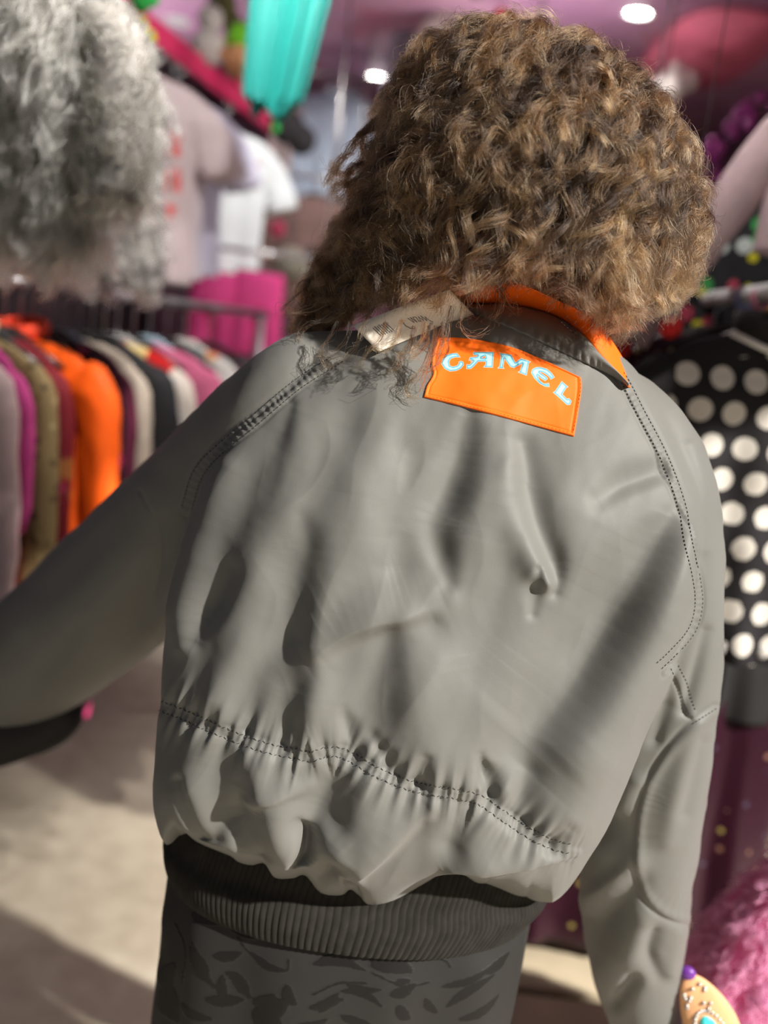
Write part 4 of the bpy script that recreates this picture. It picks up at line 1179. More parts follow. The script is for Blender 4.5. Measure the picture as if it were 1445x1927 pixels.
# fill spots added over the aisle, above the frame, to brighten the goods
for k, (x, y, tx, ty, tz, en, lb) in enumerate([(-.20, 1.85, -.95, 2.5, 1.2, 90, 'turned to the chrome rail'), (-.10, 1.45, -.85, 1.85, 1.85, 150, 'turned to the shaggy grey coat'),
        (-.10, 2.85, -.50, 3.95, 1.7, 46, 'turned to the white T-shirts'), (-.36, 2.0, -.58, 3.4, 1.9, 42, 'turned to the greyish pink T-shirt'), (.30, 1.5, .95, 2.4, 1.5, 30, 'turned to the grey rail'), (.1, 3.2, -.2, 4.7, 1.8, 60, 'turned to the denim jacket')]):
    c = np.array([x, y, ZC]); t = empty('fill_spot', c); prop(t, 'unseen fill spotlight added on the ceiling ' + lb, 'spotlight', 'added fill spotlights')
    dv = nrm(np.array([tx, ty, tz]) - c + np.array([0, 0, .12]))
    MB().tube([(0, 0, 0), (0, 0, -.10)], [.008, .008], 10).build('stem', M_BLACKPL, t)
    MB().tube([np.array([0, 0, -.12]) - dv * .05, np.array([0, 0, -.12]) + dv * .07], [.034, .038], 20).build('can', M_BLACKPL, t)
    MB().tube([np.array([0, 0, -.12]) + dv * .068, np.array([0, 0, -.12]) + dv * .074], [.032, .032], 20).build('lens', M_LAMP, t)
    ld = bpy.data.lights.new('fill_spot_glow', 'SPOT'); ld.energy = en; ld.spot_size = math.radians(62); ld.spot_blend = 0.7; ld.shadow_soft_size = 0.04; ld.color = (1, 0.95, 0.9)
    lo = link(bpy.data.objects.new('fill_spot_glow', ld), t); lo.location = np.array([0, 0, -.12]) + dv * .09; lo.rotation_euler = Vector(-dv).to_track_quat('Z', 'Y').to_euler()

for (x, y, z, lb) in ((-1.35, 4.4, 2.3, 'behind the grey furs'), (.35, 3.6, 2.25, 'behind the curls')):  # glowing globes added out of view to brighten the ceiling
    t = empty('fill_globe', (x, y, z)); prop(t, 'unseen white fill globe added ' + lb, 'lamp', 'added fill globes')
    MB().ball((0, 0, 0), .11, 24, 16).build('globe', plain('opal_fill_glow', (.9, .9, .9), .4, emit=(1, .93, .90), es=28), t)
    MB().tube([(0, 0, .10), (0, 0, ZC - z)], [.005, .005], 8).build('cord', M_BLACKPL, t)

# ------------------------------------------------------------------ rails
def rail(name, label, a, b, r, mat, posts=True, group=None):
    a, b = np.asarray(a, float), np.asarray(b, float); mid = (a + b) / 2
    t = empty(name, (mid[0], mid[1], 0)); prop(t, label, 'clothes rail', group)
    o_ = np.array([mid[0], mid[1], 0])
    MB().tube([a - o_, b - o_], [r, r], 16).build('bar', mat, t)
    if posts:
        d = nrm(b - a); q = np.array([-d[1], d[0], 0])
        for e in (a + d * 0.03, b - d * 0.03):
            e = e - o_
            MB().tube([e, (e[0], e[1], 0.03)], [r, r], 14).build('post', mat, t)
            MB().tube([np.array([e[0], e[1], 0.02]) - q * 0.22, np.array([e[0], e[1], 0.02]) + q * 0.22], [r * 1.1] * 2, 14).build('foot', mat, t)
    else:
        for e in (a * 0.93 + b * 0.07, a * 0.07 + b * 0.93):
            e = e - o_; MB().tube([e, (e[0], e[1], ZC)], [0.005, 0.005], 8).build('hanging_rod', mat, t)
    return t
ZL = 1.47
def solve_y(px, py, z):
    d = ray(px, py); return CAM + d * ((z - CAM[2]) / d[2])
def with_z(px, y, z):
    """point at distance y and height z seen at column px"""
    lo, hi = -3000.0, 3000.0
    for _ in range(60):
        m_ = (lo + hi) / 2; p = at(px, m_, y)
        if p[2] > z: lo = m_
        else: hi = m_
    return at(px, (lo + hi) / 2, y)
LA, LB = with_z(-230, 1.85, ZL), with_z(500, 3.25, ZL)
rail('clothes_rail', 'chrome clothes rail packed with coloured garments below the shaggy grey coat', LA, LB, 0.013, M_STEEL)
RA, RB = with_z(1620, 1.45, 1.62), with_z(1150, 3.1, 1.62)
rail('clothes_rail', 'grey tube clothes rail holding the spotted blouse', RA, RB, 0.016, M_GREYP, posts=False)

def along(a, b, px):
    s = np.linspace(0, 1, 400); P = a + (b - a) * s[:, None]; q, _ = project(P)
    return a + (b - a) * np.interp(px, q[:, 0] if q[-1, 0] > q[0, 0] else q[::-1, 0], s if q[-1, 0] > q[0, 0] else s[::-1])

# ------------------------------------------------------------------ hangers and garments
HANG = {}
def hanger(loc, rz, mat, W, label, group='hangers', up=0.0):
    t = empty('clothes_hanger', loc, rz); prop(t, label, 'hanger', group)
    u = np.linspace(-0.6, 3.9, 16)
    hk = [(0.018 * math.cos(a), 0, -0.018 + up + 0.018 * math.sin(a)) for a in u][::-1] + [(0.0, 0, -0.04 + up), (0, 0, -0.085)]
    MB().tube(hk, 0.0028, 8, up=(0, 1, 0)).build('hook', M_STEEL, t)
    w = W - 0.02
    MB().tube([(-w, 0, -0.155), (-w * .6, 0, -0.125), (-0.03, 0, -0.088), (0.03, 0, -0.088), (w * .6, 0, -0.125), (w, 0, -0.155)], [0.008, 0.010, 0.012, 0.012, 0.010, 0.008], 10, up=(0, 1, 0)).build('shoulder_bar', mat, t)
    return t

def garment(name, label, cat, hook, rz, W, L, mat, T=0.035, neck=0.075, slope=0.065, flare=1.05, sleeve=None, smat=None, group=None, drape=0.008,
            seed=0, top=-0.088, paint=None, collar=None, nr=48, nc=64, bare=False):
    t = empty(name, hook, rz); prop(t, label, cat, group)
    rows = [(top, neck * (0.5 if not bare else 1), 0.006), (top - 0.012, neck, 0.016), (top - slope * 0.5, (neck + W) / 2 * 1.06, T * 0.6), (top - slope - 0.01, W, T * 0.75),
            (top - slope - 0.07, W * 0.97, T), (top - 0.55 * L, W * (0.45 + 0.5 * flare), T * 1.05), (top - L * 0.99, W * flare, T * 1.15), (top - L, W * flare * 0.985, T * 1.0), (top - L + 0.012, W * flare * .94, T * 0.7)]
    if bare: rows = [(top, W * .95, T * .6)] + rows[4:]
    R = catmull(np.array(rows), nr)
    C = np.stack([0 * R[:, 0], 0 * R[:, 0], R[:, 0]], 1); A = np.stack([R[:, 1], 0 * R[:, 0], 0 * R[:, 0]], 1); B = np.stack([0 * R[:, 0], -R[:, 2], 0 * R[:, 0]], 1)
    Vg, Qg, Tg = tube_rows(C, A, B, nc, 2.4)
    dz = np.clip((top - Vg[:, 2]) / L, 0, 1)
    ph = seed * 1.7
    Vg[:, 1] += drape * dz * (np.sin(Vg[:, 0] * 42 + ph) + 0.6 * np.sin(Vg[:, 0] * 71 + ph * 2 + Vg[:, 2] * 5)) + vnoise(Vg + seed * 3.1, 14, seed) * 0.006
    Vg[:, 0] += vnoise(Vg[:, ::-1] + seed, 9, seed + 3) * 0.008 * dz
    o = mesh_np('body', Vg, Qg, Tg, mat, t)
    if paint: set_attr(o.data, 'pattern', paint(Vg))
    if sleeve:
        sl, r0, r1, sp = sleeve
        for sx in (-1, 1):
            n_ = 18; z0 = top - slope - 0.055
            P = catmull(np.array([(sx * (W - 0.045), 0, z0 + .02), (sx * (W + 0.005), 0, z0 - 0.03), (sx * (W + 0.02 + sp * .4), 0.0, z0 - sl * 0.5), (sx * (W + 0.02 + sp), -0.01, z0 - sl)]), n_)
            rr = np.interp(np.linspace(0, 1, n_), [0, .15, .9, 1], [r0 * .9, r0, r1, r1 * .9])
            Vv, Qv, Tv = tube_path(P, rr, 28, flat=0.6, up=(0, 1, 0))
            Vv[:, 1] += vnoise(Vv + seed, 24, seed + 5) * 0.007; Vv[:, 0] += vnoise(Vv + seed + 4, 30, seed + 6) * 0.005
            so_ = mesh_np('sleeve', Vv, Qv, Tv, smat or mat, t)
            if paint: set_attr(so_.data, 'pattern', np.full(len(Vv), 1.0))
    if collar:
        u = np.linspace(0, 2 * PI, 40); zc = top + 0.006
        P = np.stack([np.cos(u) * neck * 0.85, np.sin(u) * T * 0.9, zc + 0.012 * np.sin(u)], 1)
        MB().tube(P, 0.013, 10, flat=1.6, caps=False).build('collar', collar, t)
    return t

def rack_item(px, a, b, rz, hmat, hlabel, hgroup, **k):
    p = along(a, b, px) + np.array([0, 0, 0.012 - .04])
    hanger(p, rz, hmat, k['W'], hlabel, hgroup, up=.04)
    return garment(hook=p, rz=rz, **k)

RZL = math.atan2(-(LB - LA)[0], (LB - LA)[1])
C_ = cloth_mat
def hl(txt): return txt
LEFT = [
 # px, hanger, garment args
 (-150, M_WHITEPL, dict(name='printed_jacket', label='mauve grey jacket with pale blue printed squares at the near end of the chrome rail', cat='jacket', W=.215, L=.85, sleeve=(.60, .062, .045, .02), mat=spots_mat('blue_squares_mauve', srgb(190, 168, 170), [srgb(140, 190, 220), srgb(120, 175, 215), srgb(70, 80, 160), srgb(150, 200, 225)], 9, 0.42, 0.3, sz=(1, .2, 1)), smat=C_('mauve_cloth', srgb(190, 166, 166), .85), T=.045)),
 (-92, M_WOODT, dict(name='two_tone_top', label='magenta and red top on a tan wooden hanger', cat='top', W=.19, L=.62, sleeve=(.30, .05, .045, .0), mat=None, T=.03)),
 (-58, M_BLACKPL, dict(name='leopard_coat', label='olive brown leopard print coat beside the magenta and red top', cat='coat', W=.205, L=.95, sleeve=(.62, .06, .045, .01), mat=spots_mat('olive_leopard', srgb(104, 88, 58), [srgb(52, 38, 22), srgb(60, 45, 26), srgb(130, 115, 80)], 34, .30), T=.04, collar=C_('pale_collar', srgb(190, 180, 140), .8))),
 (-12, M_BLACKPL, dict(name='patterned_dress', label='dark red patterned dress just in front of the orange jacket', cat='dress', W=.195, L=.98, sleeve=(.50, .05, .04, .0), mat=spots_mat('dark_red_pattern', srgb(92, 8, 20), [srgb(125, 30, 60), srgb(45, 20, 40), srgb(120, 70, 30), srgb(105, 5, 15)], 15, .42), T=.035)),
 (42, M_BLACKPL, dict(name='orange_jacket', label='bright orange jacket, the only plain orange garment on the chrome rail', cat='jacket', W=.235, L=.80, sleeve=(.62, .068, .05, .02), mat=C_('bright_orange_cloth', srgb(250, 96, 16), .6, .08, 14), T=.05, collar=C_('red_orange_trim', srgb(232, 70, 40), .7))),
 (88, M_BLACKPL, dict(name='patterned_dress', label='black dress with raspberry pink blots hanging behind the orange jacket', cat='dress', W=.20, L=.95, sleeve=(.50, .052, .04, .01), mat=spots_mat('raspberry_blots', srgb(34, 4, 16), [srgb(176, 50, 100), srgb(150, 30, 80), srgb(88, 14, 40)], 11, .44), T=.035)),
 (122, M_BLUEPL, dict(name='wine_blouse', label='wine red blouse under a pale blue hanger', cat='blouse', W=.19, L=.75, sleeve=(.50, .05, .04, .0), mat=C_('wine_cloth', srgb(86, 24, 50), .8, .25, 20), T=.03)),
 (152, M_BLACKPL, dict(name='cream_cardigan', label='cream knitted cardigan between the wine blouse and the black jacket', cat='cardigan', W=.19, L=.70, sleeve=(.52, .052, .042, .0), mat=C_('cream_knit', srgb(176, 164, 150), .9, .1, 50), T=.035)),
 (178, M_BLACKPL, dict(name='black_jacket', label='plain black jacket with wide shoulders on the chrome rail', cat='jacket', W=.225, L=.82, sleeve=(.60, .062, .05, .01), mat=C_('black_cloth', (0.012, 0.012, 0.014), .8), T=.045)),
 (225, M_GREYPL, dict(name='patchwork_shirt', label='white shirt with orange and red patches beyond the black jacket', cat='shirt', W=.215, L=.78, sleeve=(.55, .055, .045, .01), mat=spots_mat('patchwork', srgb(200, 190, 180), [srgb(196, 190, 184), srgb(200, 150, 90), srgb(180, 20, 20), srgb(205, 180, 120), srgb(60, 55, 55)], 9, .55), T=.04)),
 (285, M_BLUEPL, dict(name='pink_jumper', label='dusty pink jumper on the chrome rail beside the raised shoulder', cat='jumper', W=.215, L=.66, sleeve=(.55, .06, .05, .01), mat=C_('dusty_pink_knit', srgb(196, 100, 134), .9, .08, 40), T=.045)),
 (352, M_WHITEPL, dict(name='striped_top', label='white top with orange trim at the far end of the chrome rail', cat='top', W=.205, L=.62, sleeve=(.3, .05, .045, .0), mat=spots_mat('white_orange', srgb(205, 205, 200), [srgb(205, 205, 200), srgb(215, 150, 90), srgb(120, 130, 130)], 12, .5), T=.03)),
]
M_TWO = attr_mat('magenta_red', [(0.0, srgb(214, 40, 56)), (0.5, srgb(178, 60, 124))], 'pattern', .8, lo=-.4, hi=-.15)
HL = {id(M_WHITEPL): 'white plastic', id(M_WOODT): 'tan wooden', id(M_BLACKPL): 'black plastic', id(M_BLUEPL): 'pale blue plastic', id(M_GREYPL): 'grey plastic'}
for k, (px, hm, g) in enumerate(LEFT):
    g = dict(g); 
    if g['mat'] is None: g['mat'] = M_TWO; g['paint'] = lambda V: V[:, 2]; g['smat'] = C_('magenta_cloth', srgb(178, 60, 124), .8)
    lab_ = '%s hanger on the chrome rail holding the %s' % (HL[id(hm)], g['name'].replace('_', ' '))
    if g['name'] == 'patterned_dress': lab_ = 'black plastic hanger on the chrome rail holding the ' + ('dark red patterned dress' if px < 0 else 'pink blotted black dress')
    rack_item(px, LA, LB, RZL, hm, lab_, 'hangers on the chrome rail', group=None, seed=k + 1, **g)
# spare hangers without clothes, filling the rail
for px in (-190, -120, -30, 12, 66, 104, 200, 255, 318, 400):
    hm = [M_BLACKPL, M_WHITEPL, M_GREYPL][int(abs(px)) % 3]
    hanger(along(LA, LB, px) + np.array([0, 0, .012 - .04]), RZL, M_BLACKPL, .2, 'bare black plastic hanger between garments on the chrome rail', 'bare hangers on the chrome rail', up=.04)

# ------------------------------------------------------------------ shaggy fur
def fur_on(parent, name, V, Q, n, length, clump, mat, r=0.0007, down=0.85, seed=1, npt=7, curl=0.006, keep=None, xf=None):
    g = np.random.default_rng(seed)
    T = np.vstack([Q[:, [0, 1, 2]], Q[:, [0, 2, 3]]]); a, b_, c = V[T[:, 0]], V[T[:, 1]], V[T[:, 2]]
    cr = np.cross(b_ - a, c - a); ar = np.linalg.norm(cr, axis=1)
    nl_ = n // clump; k = g.choice(len(T), nl_, p=ar / ar.sum()); r1, r2 = np.sqrt(g.random(nl_)), g.random(nl_)
    P = a[k] * (1 - r1)[:, None] + b_[k] * (r1 * (1 - r2))[:, None] + c[k] * (r1 * r2)[:, None]; n0 = nrm(cr[k])
    if keep is not None: m_ = keep(P, n0); P, n0 = P[m_], n0[m_]; nl_ = len(P)
    D = nrm(n0 * (1 - down) + np.array([0, 0, -down]) + g.normal(0, .22, (nl_, 3)))
    L = length * g.uniform(.6, 1.2, nl_)
    li_ = np.repeat(np.arange(nl_), clump); ns_ = len(li_)
    s = np.linspace(0, 1, npt)[None, :, None]
    off = g.normal(0, length * .16, (ns_, 1, 3)) * (1.0 - 0.55 * s)
    tip = g.normal(0, 1, (nl_, 1, 3))
    S_ = P[li_][:, None] + off + n0[li_][:, None] * (0.25 * length * s * (1 - s) * 2) + D[li_][:, None] * (L[li_][:, None, None] * s)
    phs_ = g.uniform(0, 6.28, nl_)[li_][:, None]
    S_[..., 0] += curl * np.sin(s[..., 0] * 8 + phs_) * s[..., 0]; S_[..., 1] += curl * np.cos(s[..., 0] * 8 + phs_) * s[..., 0]
    tn = np.clip(g.normal(0, .16, nl_), -.35, .35)[li_]
    return strands(name, S_, r, r * .5, mat, parent, tn)

M_FURB = C_('dark_grey_hide', (0.20, 0.19, 0.175), .95, .2, 30, bump=0)
M_FURG = hair_mat('grey_wool', srgb(146, 142, 126), srgb(226, 222, 198), 0.5, 0.6, .2, 'tone', .5)
fh = at(62, -110, 1.75)
fur = empty('fur_coat', fh, math.radians(-14)); prop(fur, 'shaggy pale grey fur coat hanging high above the chrome rail', 'coat')
fL = fh[2] - at(110, 520, 1.75)[2]
rows = np.array([(-.07, .05, .03), (-.09, .10, .06), (-.13, .155, .08), (-.2, .165, .09), (-.4, .15, .09), (-fL * .8, .155, .09), (-fL + .06, .15, .08), (-fL + .04, .11, .06)])
R = catmull(rows, 40); z0 = 0 * R[:, 0]
Vf, Qf, Tf = tube_rows(np.stack([z0, z0, R[:, 0]], 1), np.stack([R[:, 1], z0, z0], 1), np.stack([z0, -R[:, 2], z0], 1), 48, 2.2)
Vf[:, 1] += vnoise(Vf, 8, 3) * .02
bo = mesh_np('body', Vf, Qf, Tf, M_FURB, fur); fur_on(bo, 'wool', Vf[:-2], Qf, 20000, .075, 14, M_FURG, .0009, .8, 3, keep=lambda P, n: (n[:, 1] < .5))
for sx in (-1, 1):
    P = catmull(np.array([(sx * .14, 0, -.13), (sx * .19, -.01, -.2), (sx * .215, -.03, -.34), (sx * .225, -.05, -.44)]), 16)
    Vs_, Qs_, Ts_ = tube_path(P, np.interp(np.linspace(0, 1, 16), [0, .3, 1], [.062, .062, .05]), 24, up=(0, 1, 0))
    so_ = mesh_np('sleeve', Vs_, Qs_, Ts_, M_FURB, fur); fur_on(so_, 'wool', Vs_[:-2], Qs_, 6000, .055, 14, M_FURG, .0009, .7, 5 + sx)
hanger(fh + np.array([0, 0, .0]), math.radians(-14), M_BLACKPL, .2, 'black hanger inside the shaggy grey coat', 'hangers on the upper rails')
ua, ub = fh + np.array([-.5, -.1, -.003]), fh + np.array([.10, .0, -.003])
ua[2] = ub[2]
# second, darker fur behind it
f2 = at(236, 60, 2.15)
t2 = garment('fur_jacket', 'dark grey fur jacket hanging behind the shaggy pale grey coat', 'jacket', f2, math.radians(-20), .12, .44, M_FURB, T=.06, sleeve=None, seed=4)
for ch in list(t2.children):
    if ch.name.startswith('body'):
        V_ = get_co(ch.data); fur_on(ch, 'wool', V_[:-2], grid_quads(48, 64, True), 8000, .06, 12, hair_mat('dark_grey_wool', srgb(70, 66, 64), srgb(150, 148, 140), .5, .6, .2, 'tone', .5), .0009, .85, 9, keep=lambda P, n: n[:, 1] < .3)
hanger(f2, math.radians(-20), M_BLACKPL, .12, 'black hanger inside the dark grey fur jacket', 'hangers on the upper rails')
rail('hanging_rail', 'steel rail hung from the ceiling carrying the grey furs', np.array([fh[0] - .6, fh[1] - .2, fh[2] - .012]), np.array([fh[0] + .02, fh[1], fh[2] - .012]) + (np.array([f2[0], f2[1], fh[2]]) - fh) * 0 + np.array([.12, .04, 0]), 0.011, M_STEEL, posts=False)

# ------------------------------------------------------------------ pink board with the white T-shirts
pa, pb = at(196, -14, 2.7), at(528, 248, 4.3)
M_PINKB = C_('hot_pink_paint', srgb(226, 44, 104), .5, .12, 8, bump=0)
d = nrm(pb - pa); q_ = nrm(np.cross(d, [0, 0, 1])); up_ = np.cross(q_, d)
pk = empty('hanging_board', (pa + pb) / 2); prop(pk, 'hot pink board hung from the ceiling over the white T-shirts', 'hanging board')
c0 = (pa + pb) / 2
Mx = np.eye(4); Mx[:3, 0], Mx[:3, 1], Mx[:3, 2] = d, q_, up_
Lh = np.linalg.norm(pb - pa) / 2
MB().box((-Lh, -.012, -.035), (Lh, .012, .035), Mx, .004).build('board', M_PINKB, pk)
sgn = MB().box((Lh * .28, -.02, .035), (Lh * .72, .012, .125), Mx, .003); sgn.build('price_sign', plain('coral_card', srgb(232, 84, 108), .5), pk)
for k, x in enumerate((.32, .38, .44, .50, .56, .62)):
    MB().box((Lh * x, -.024, .06), (Lh * (x + .035), -.0195, .10 - .01 * (k % 2)), Mx).build('lettering', plain('pale_print', srgb(190, 160, 190), .6), pk)
for x in (-.9, .9):
    e = d * Lh * x + up_ * .03; MB().tube([e, (e[0], e[1], ZC - c0[2])], [.004, .004], 8).build('hanging_rod', M_STEEL, pk)
def tee_paint(blocks):
    def f(V):
        out = np.full(len(V), 1.0)
        for x0, x1, z0_, z1 in blocks:
            m_ = (V[:, 1] < 0) & (V[:, 0] > x0) & (V[:, 0] < x1) & (V[:, 2] > z0_) & (V[:, 2] < z1)
            out[m_ & (np.sin(V[:, 0] * 330) * np.sin(V[:, 2] * 210 + V[:, 0] * 60) > -.55)] = 0
        return out
    return f
def tee(px, y, col, rzd, lb, blocks, W=.22, L=.6):
    hk = along(pa, pb, px) - up_ * .04
    hanger(hk, math.radians(rzd), M_BLACKPL, W, 'black hanger under the pink board holding the ' + lb.split(' T-shirt')[0] + ' T-shirt', 'hangers under the pink board')
    return garment('t_shirt', lb, 'T-shirt', hk, math.radians(rzd), W, L, attr_mat('tee_print', [(0, srgb(224, 84, 84)), (.5, col)], 'pattern', .85, 'LINEAR', lo=0, hi=1, bump=0), T=.04, flare=1.0, sleeve=(.16, .062, .07, .05), neck=.085, paint=tee_paint(blocks), nr=90, nc=150, seed=int(px), slope=.05)
tee(278, 3.15, srgb(206, 190, 192), 24, 'greyish pink T-shirt printed with three red lines', [(-.02, .12, -.32, -.25), (-.03, .13, -.43, -.36), (-.01, .12, -.53, -.47)], L=.60, W=.19)
tee(300, 3.4, srgb(208, 200, 208), 28, 'plain pale grey T-shirt, second under the pink board', [], L=.58, W=.19)
tee(338, 3.7, srgb(206, 206, 226), 30, 'pale lilac T-shirt next to the white one with red print', [], L=.56, W=.19)
tee(432, 4.02, srgb(226, 236, 238), 34, 'white T-shirt with one red printed line at the end of the pink board', [(-.02, .13, -.27, -.19)], W=.195, L=.60)

# ------------------------------------------------------------------ turquoise pleated cloth
tt_ = at(556, -70, 2.7); tb_ = at(508, 212, 2.7)
Lq = np.linalg.norm(tt_ - tb_)
sk = empty('pleated_scarf', tt_); prop(sk, 'turquoise pleated cloth hanging from the purple ceiling', 'cloth')
nz_, nx_ = 60, 160
zz_ = np.linspace(0, 1, nz_); th_ = np.linspace(0, 2 * PI, nx_, endpoint=False)
Vq = np.zeros((nz_, nx_, 3))
for k, z in enumerate(zz_):
    w_ = .098 - .030 * z - (.03 * max(0, z - .9) * 10)
    rr_ = 1 + .22 * np.sign(np.cos(th_ * 11)) * np.abs(np.cos(th_ * 11)) ** .6
    c = (tb_ - tt_) * z
    Vq[k] = c + np.stack([np.cos(th_) * w_ * rr_, np.sin(th_) * .045 * rr_, .02 * np.cos(th_ * 3) * (z > .97)], 1)
mesh_np('pleats', Vq.reshape(-1, 3), grid_quads(nz_, nx_, True), None, C_('turquoise_satin', srgb(46, 172, 164), .45, .06, 10, bump=.05), sk)
MB().tube([(0, 0, 0), (0, 0, ZC - tt_[2])], [.004, .004], 8).build('cord', M_BLACKPL, sk)

# ------------------------------------------------------------------ soft toys on the pink board
def toy(px, py, y, parts, name, lb, cat, cord=True):
    c = at(px, py, y); t = empty(name, c); prop(t, lb, cat)
    for nm, mt, balls in parts:
        mb = MB()
        for b_ in balls: mb.ball(b_[:3], b_[3] if np.isscalar(b_[3]) else b_[3:], 18, 12)
        mb.build(nm, mt, t)
    if cord: MB().tube([(0, 0, 0.0), (0, 0, ZC - c[2])], [.0012, .0012], 6).build('thread', M_BLACKPL, t)
M_LIME = C_('lime_plush', srgb(104, 176, 40), .9); M_TANP = C_('tan_plush', srgb(186, 136, 96), .9); M_YEL = C_('yellow_plush', srgb(214, 214, 30), .9)
M_GRN = C_('green_plush', srgb(60, 190, 90), .9); M_WHT = C_('white_plush', srgb(196, 190, 184), .9); M_BLK = C_('black_plush', (.02, .018, .02), .9)
toy(456, 100, 3.3, [('cap', M_LIME, [(0, 0, .035, .06)]), ('head', M_TANP, [(-.005, -.02, -.03, .055), (.0, -.07, -.04, .02)]), ('ear', M_TANP, [(-.06, 0, -.01, .02)]), ('ear', M_TANP, [(.06, 0, -.01, .02)])], 'soft_toy', 'tan soft toy with a lime green cap above the pink board', 'toy')
toy(262, 68, 2.62, [('petal', M_YEL, [(0, 0, .03, .022)]), ('petal', M_YEL, [(.025, 0, .0, .022)]), ('petal', M_YEL, [(-.025, 0, .0, .022)]), ('petal', M_YEL, [(0, 0, -.028, .022)]), ('centre', C_('purple_felt', srgb(90, 50, 100), .9), [(0, -.012, 0, .014)])], 'felt_flower', 'yellow felt flower pinned at the edge of the grey fur under the pink board', 'ornament')
toy(264, 2, 2.7, [('leaf', M_GRN, [(0, 0, 0, .03), (.03, 0, .01, .022)])], 'green_ornament', 'small bright green ornament on top of the pink board', 'ornament')
toy(396, 60, 3.4, [('body', M_WHT, [(0, 0, -.05, .06)]), ('head', M_WHT, [(0, -.01, .04, .045)]), ('arm', M_TANP, [(.05, 0, -.03, .02)])], 'soft_toy', 'white and tan soft toy standing on the pink board', 'toy')
toy(418, 12, 3.6, [('body', C_('olive_plush', srgb(96, 96, 60), .9), [(0, 0, 0, .055), (.04, 0, -.05, .04)])], 'soft_toy', 'olive soft toy hanging left of the turquoise cloth', 'toy')
toy(540, 238, 3.85, [('body', M_BLK, [(0, 0, 0, .07), (.06, .02, -.04, .06)]), ('tie', M_GRN, [(-.035, -.05, -.02, .018)])], 'black_pouch', 'black pouch with a green tie at the end of the pink board', 'pouch')

# ------------------------------------------------------------------ back of the shop
bz = lambda px, py, y: at(px, py, y)
jd = bz(648, 138, 4.6)
garment('denim_jacket', 'pale blue grey denim jacket hanging at the back under a ceiling light', 'jacket', jd, math.radians(6), .235, .58, C_('pale_denim', srgb(150, 162, 178), .85, .15, 16), T=.05, sleeve=(.5, .07, .055, .03), smat=C_('pale_pinkish_denim', srgb(178, 160, 158), .85, .12), seed=6, collar=C_('denim_collar', srgb(160, 168, 180), .85))
hanger(jd, math.radians(6), M_BLACKPL, .22, 'black hanger holding the pale denim jacket', 'hangers at the back')
jd2 = bz(600, 330, 4.3)
garment('brown_top', 'dull brown top hanging under the pale denim jacket', 'top', jd2, 0, .2, .55, C_('dull_brown_cloth', srgb(104, 82, 78), .9, .2), T=.05, sleeve=(.3, .06, .05, .02), seed=8)
hanger(jd2, 0, M_BLACKPL, .18, 'black hanger holding the dull brown top', 'hangers at the back')
jd3 = bz(572, 375, 4.3)
garment('navy_top', 'dark navy top with a pink badge beside the white T-shirt', 'top', jd3, math.radians(-10), .14, .4, C_('navy_cloth', srgb(34, 34, 48), .9), T=.04, sleeve=(.2, .05, .045, .01), seed=9)
hanger(jd3, math.radians(-10), M_BLACKPL, .13, 'black hanger holding the navy top', 'hangers at the back')
toy(521, 430, 3.95, [('badge', plain('pink_badge', srgb(230, 80, 120), .5), [(0, 0, 0, .035, .02, .05)])], 'pink_rosette', 'pink rosette beside the white T-shirt with one red line', 'ornament')
toy(548, 500, 4.0, [('box', C_('grey_olive_card', srgb(134, 132, 118), .8), [(0, 0, 0, .08, .06, .07)])], 'grey_bundle', 'grey olive bundle on the shelf beyond the white T-shirt', 'bundle')
for h_, w_, lb in ((jd2, .4, 'the dull brown top'), (jd3, .3, 'the dark navy top')):
    rail('hanging_rail', 'short steel rail hung from the ceiling carrying ' + lb, np.array([h_[0] - w_ / 2, h_[1], h_[2] - .012]), np.array([h_[0] + w_ / 2, h_[1], h_[2] - .012]), .010, M_STEEL, posts=False)
brs = rail('hanging_rail', 'steel rail at the back carrying the pale denim jacket', np.array([jd[0] - .5, jd[1], jd[2] - .012]), np.array([jd[0] + .8, jd[1], jd[2] - .012]), .012, M_STEEL, posts=False)
for px, lb, sd_x in ((408, 'hot pink shorts, further from the raised shoulder', 1), (492, 'hot pink shorts, nearer to the curls', 2)):
    hp_ = bz(px, 488, 3.55)
    t = empty('pink_shorts', hp_); prop(t, lb, 'shorts', 'hot pink shorts under the white T-shirts')
    M_HP = C_('hot_pink_cloth', srgb(246, 84, 158), .8, .06)
    w_ = .095
    R = catmull(np.array([(-.05, w_, .02), (-.07, w_, .03), (-.2, w_ * 1.05, .04)]), 16); z0 = 0 * R[:, 0]
    mesh_np('waist', *tube_rows(np.stack([z0, z0, R[:, 0]], 1), np.stack([R[:, 1], z0, z0], 1), np.stack([z0, -R[:, 2], z0], 1), 40, 2.4), M_HP, t)
    for sx in (-1, 1):
        mesh_np('trouser_leg', *tube_path(catmull(np.array([(sx * .045, 0, -.17), (sx * .05, 0, -.26), (sx * .055, 0, -.36)]), 14), .05, 24, flat=.75, up=(0, 1, 0)), M_HP, t)
    MB().tube([(0, 0, -.05), (0, 0, 0.012)], [.003, .003], 8).build('hook', M_STEEL, t)
    MB().tube([(-w_, 0, -.05), (w_, 0, -.05)], [.006, .006], 8).build('clip_bar', M_BLACKPL, t)
hpz = bz(408, 470, 3.55); hp2 = bz(492, 470, 3.55); 
rail('hanging_rail', 'steel rail carrying the hot pink shorts', np.array([hpz[0] - .4, 3.55, (hpz[2] + hp2[2]) / 2]), np.array([hp2[0] + .3, 3.55, (hpz[2] + hp2[2]) / 2]), .010, M_STEEL, posts=False)
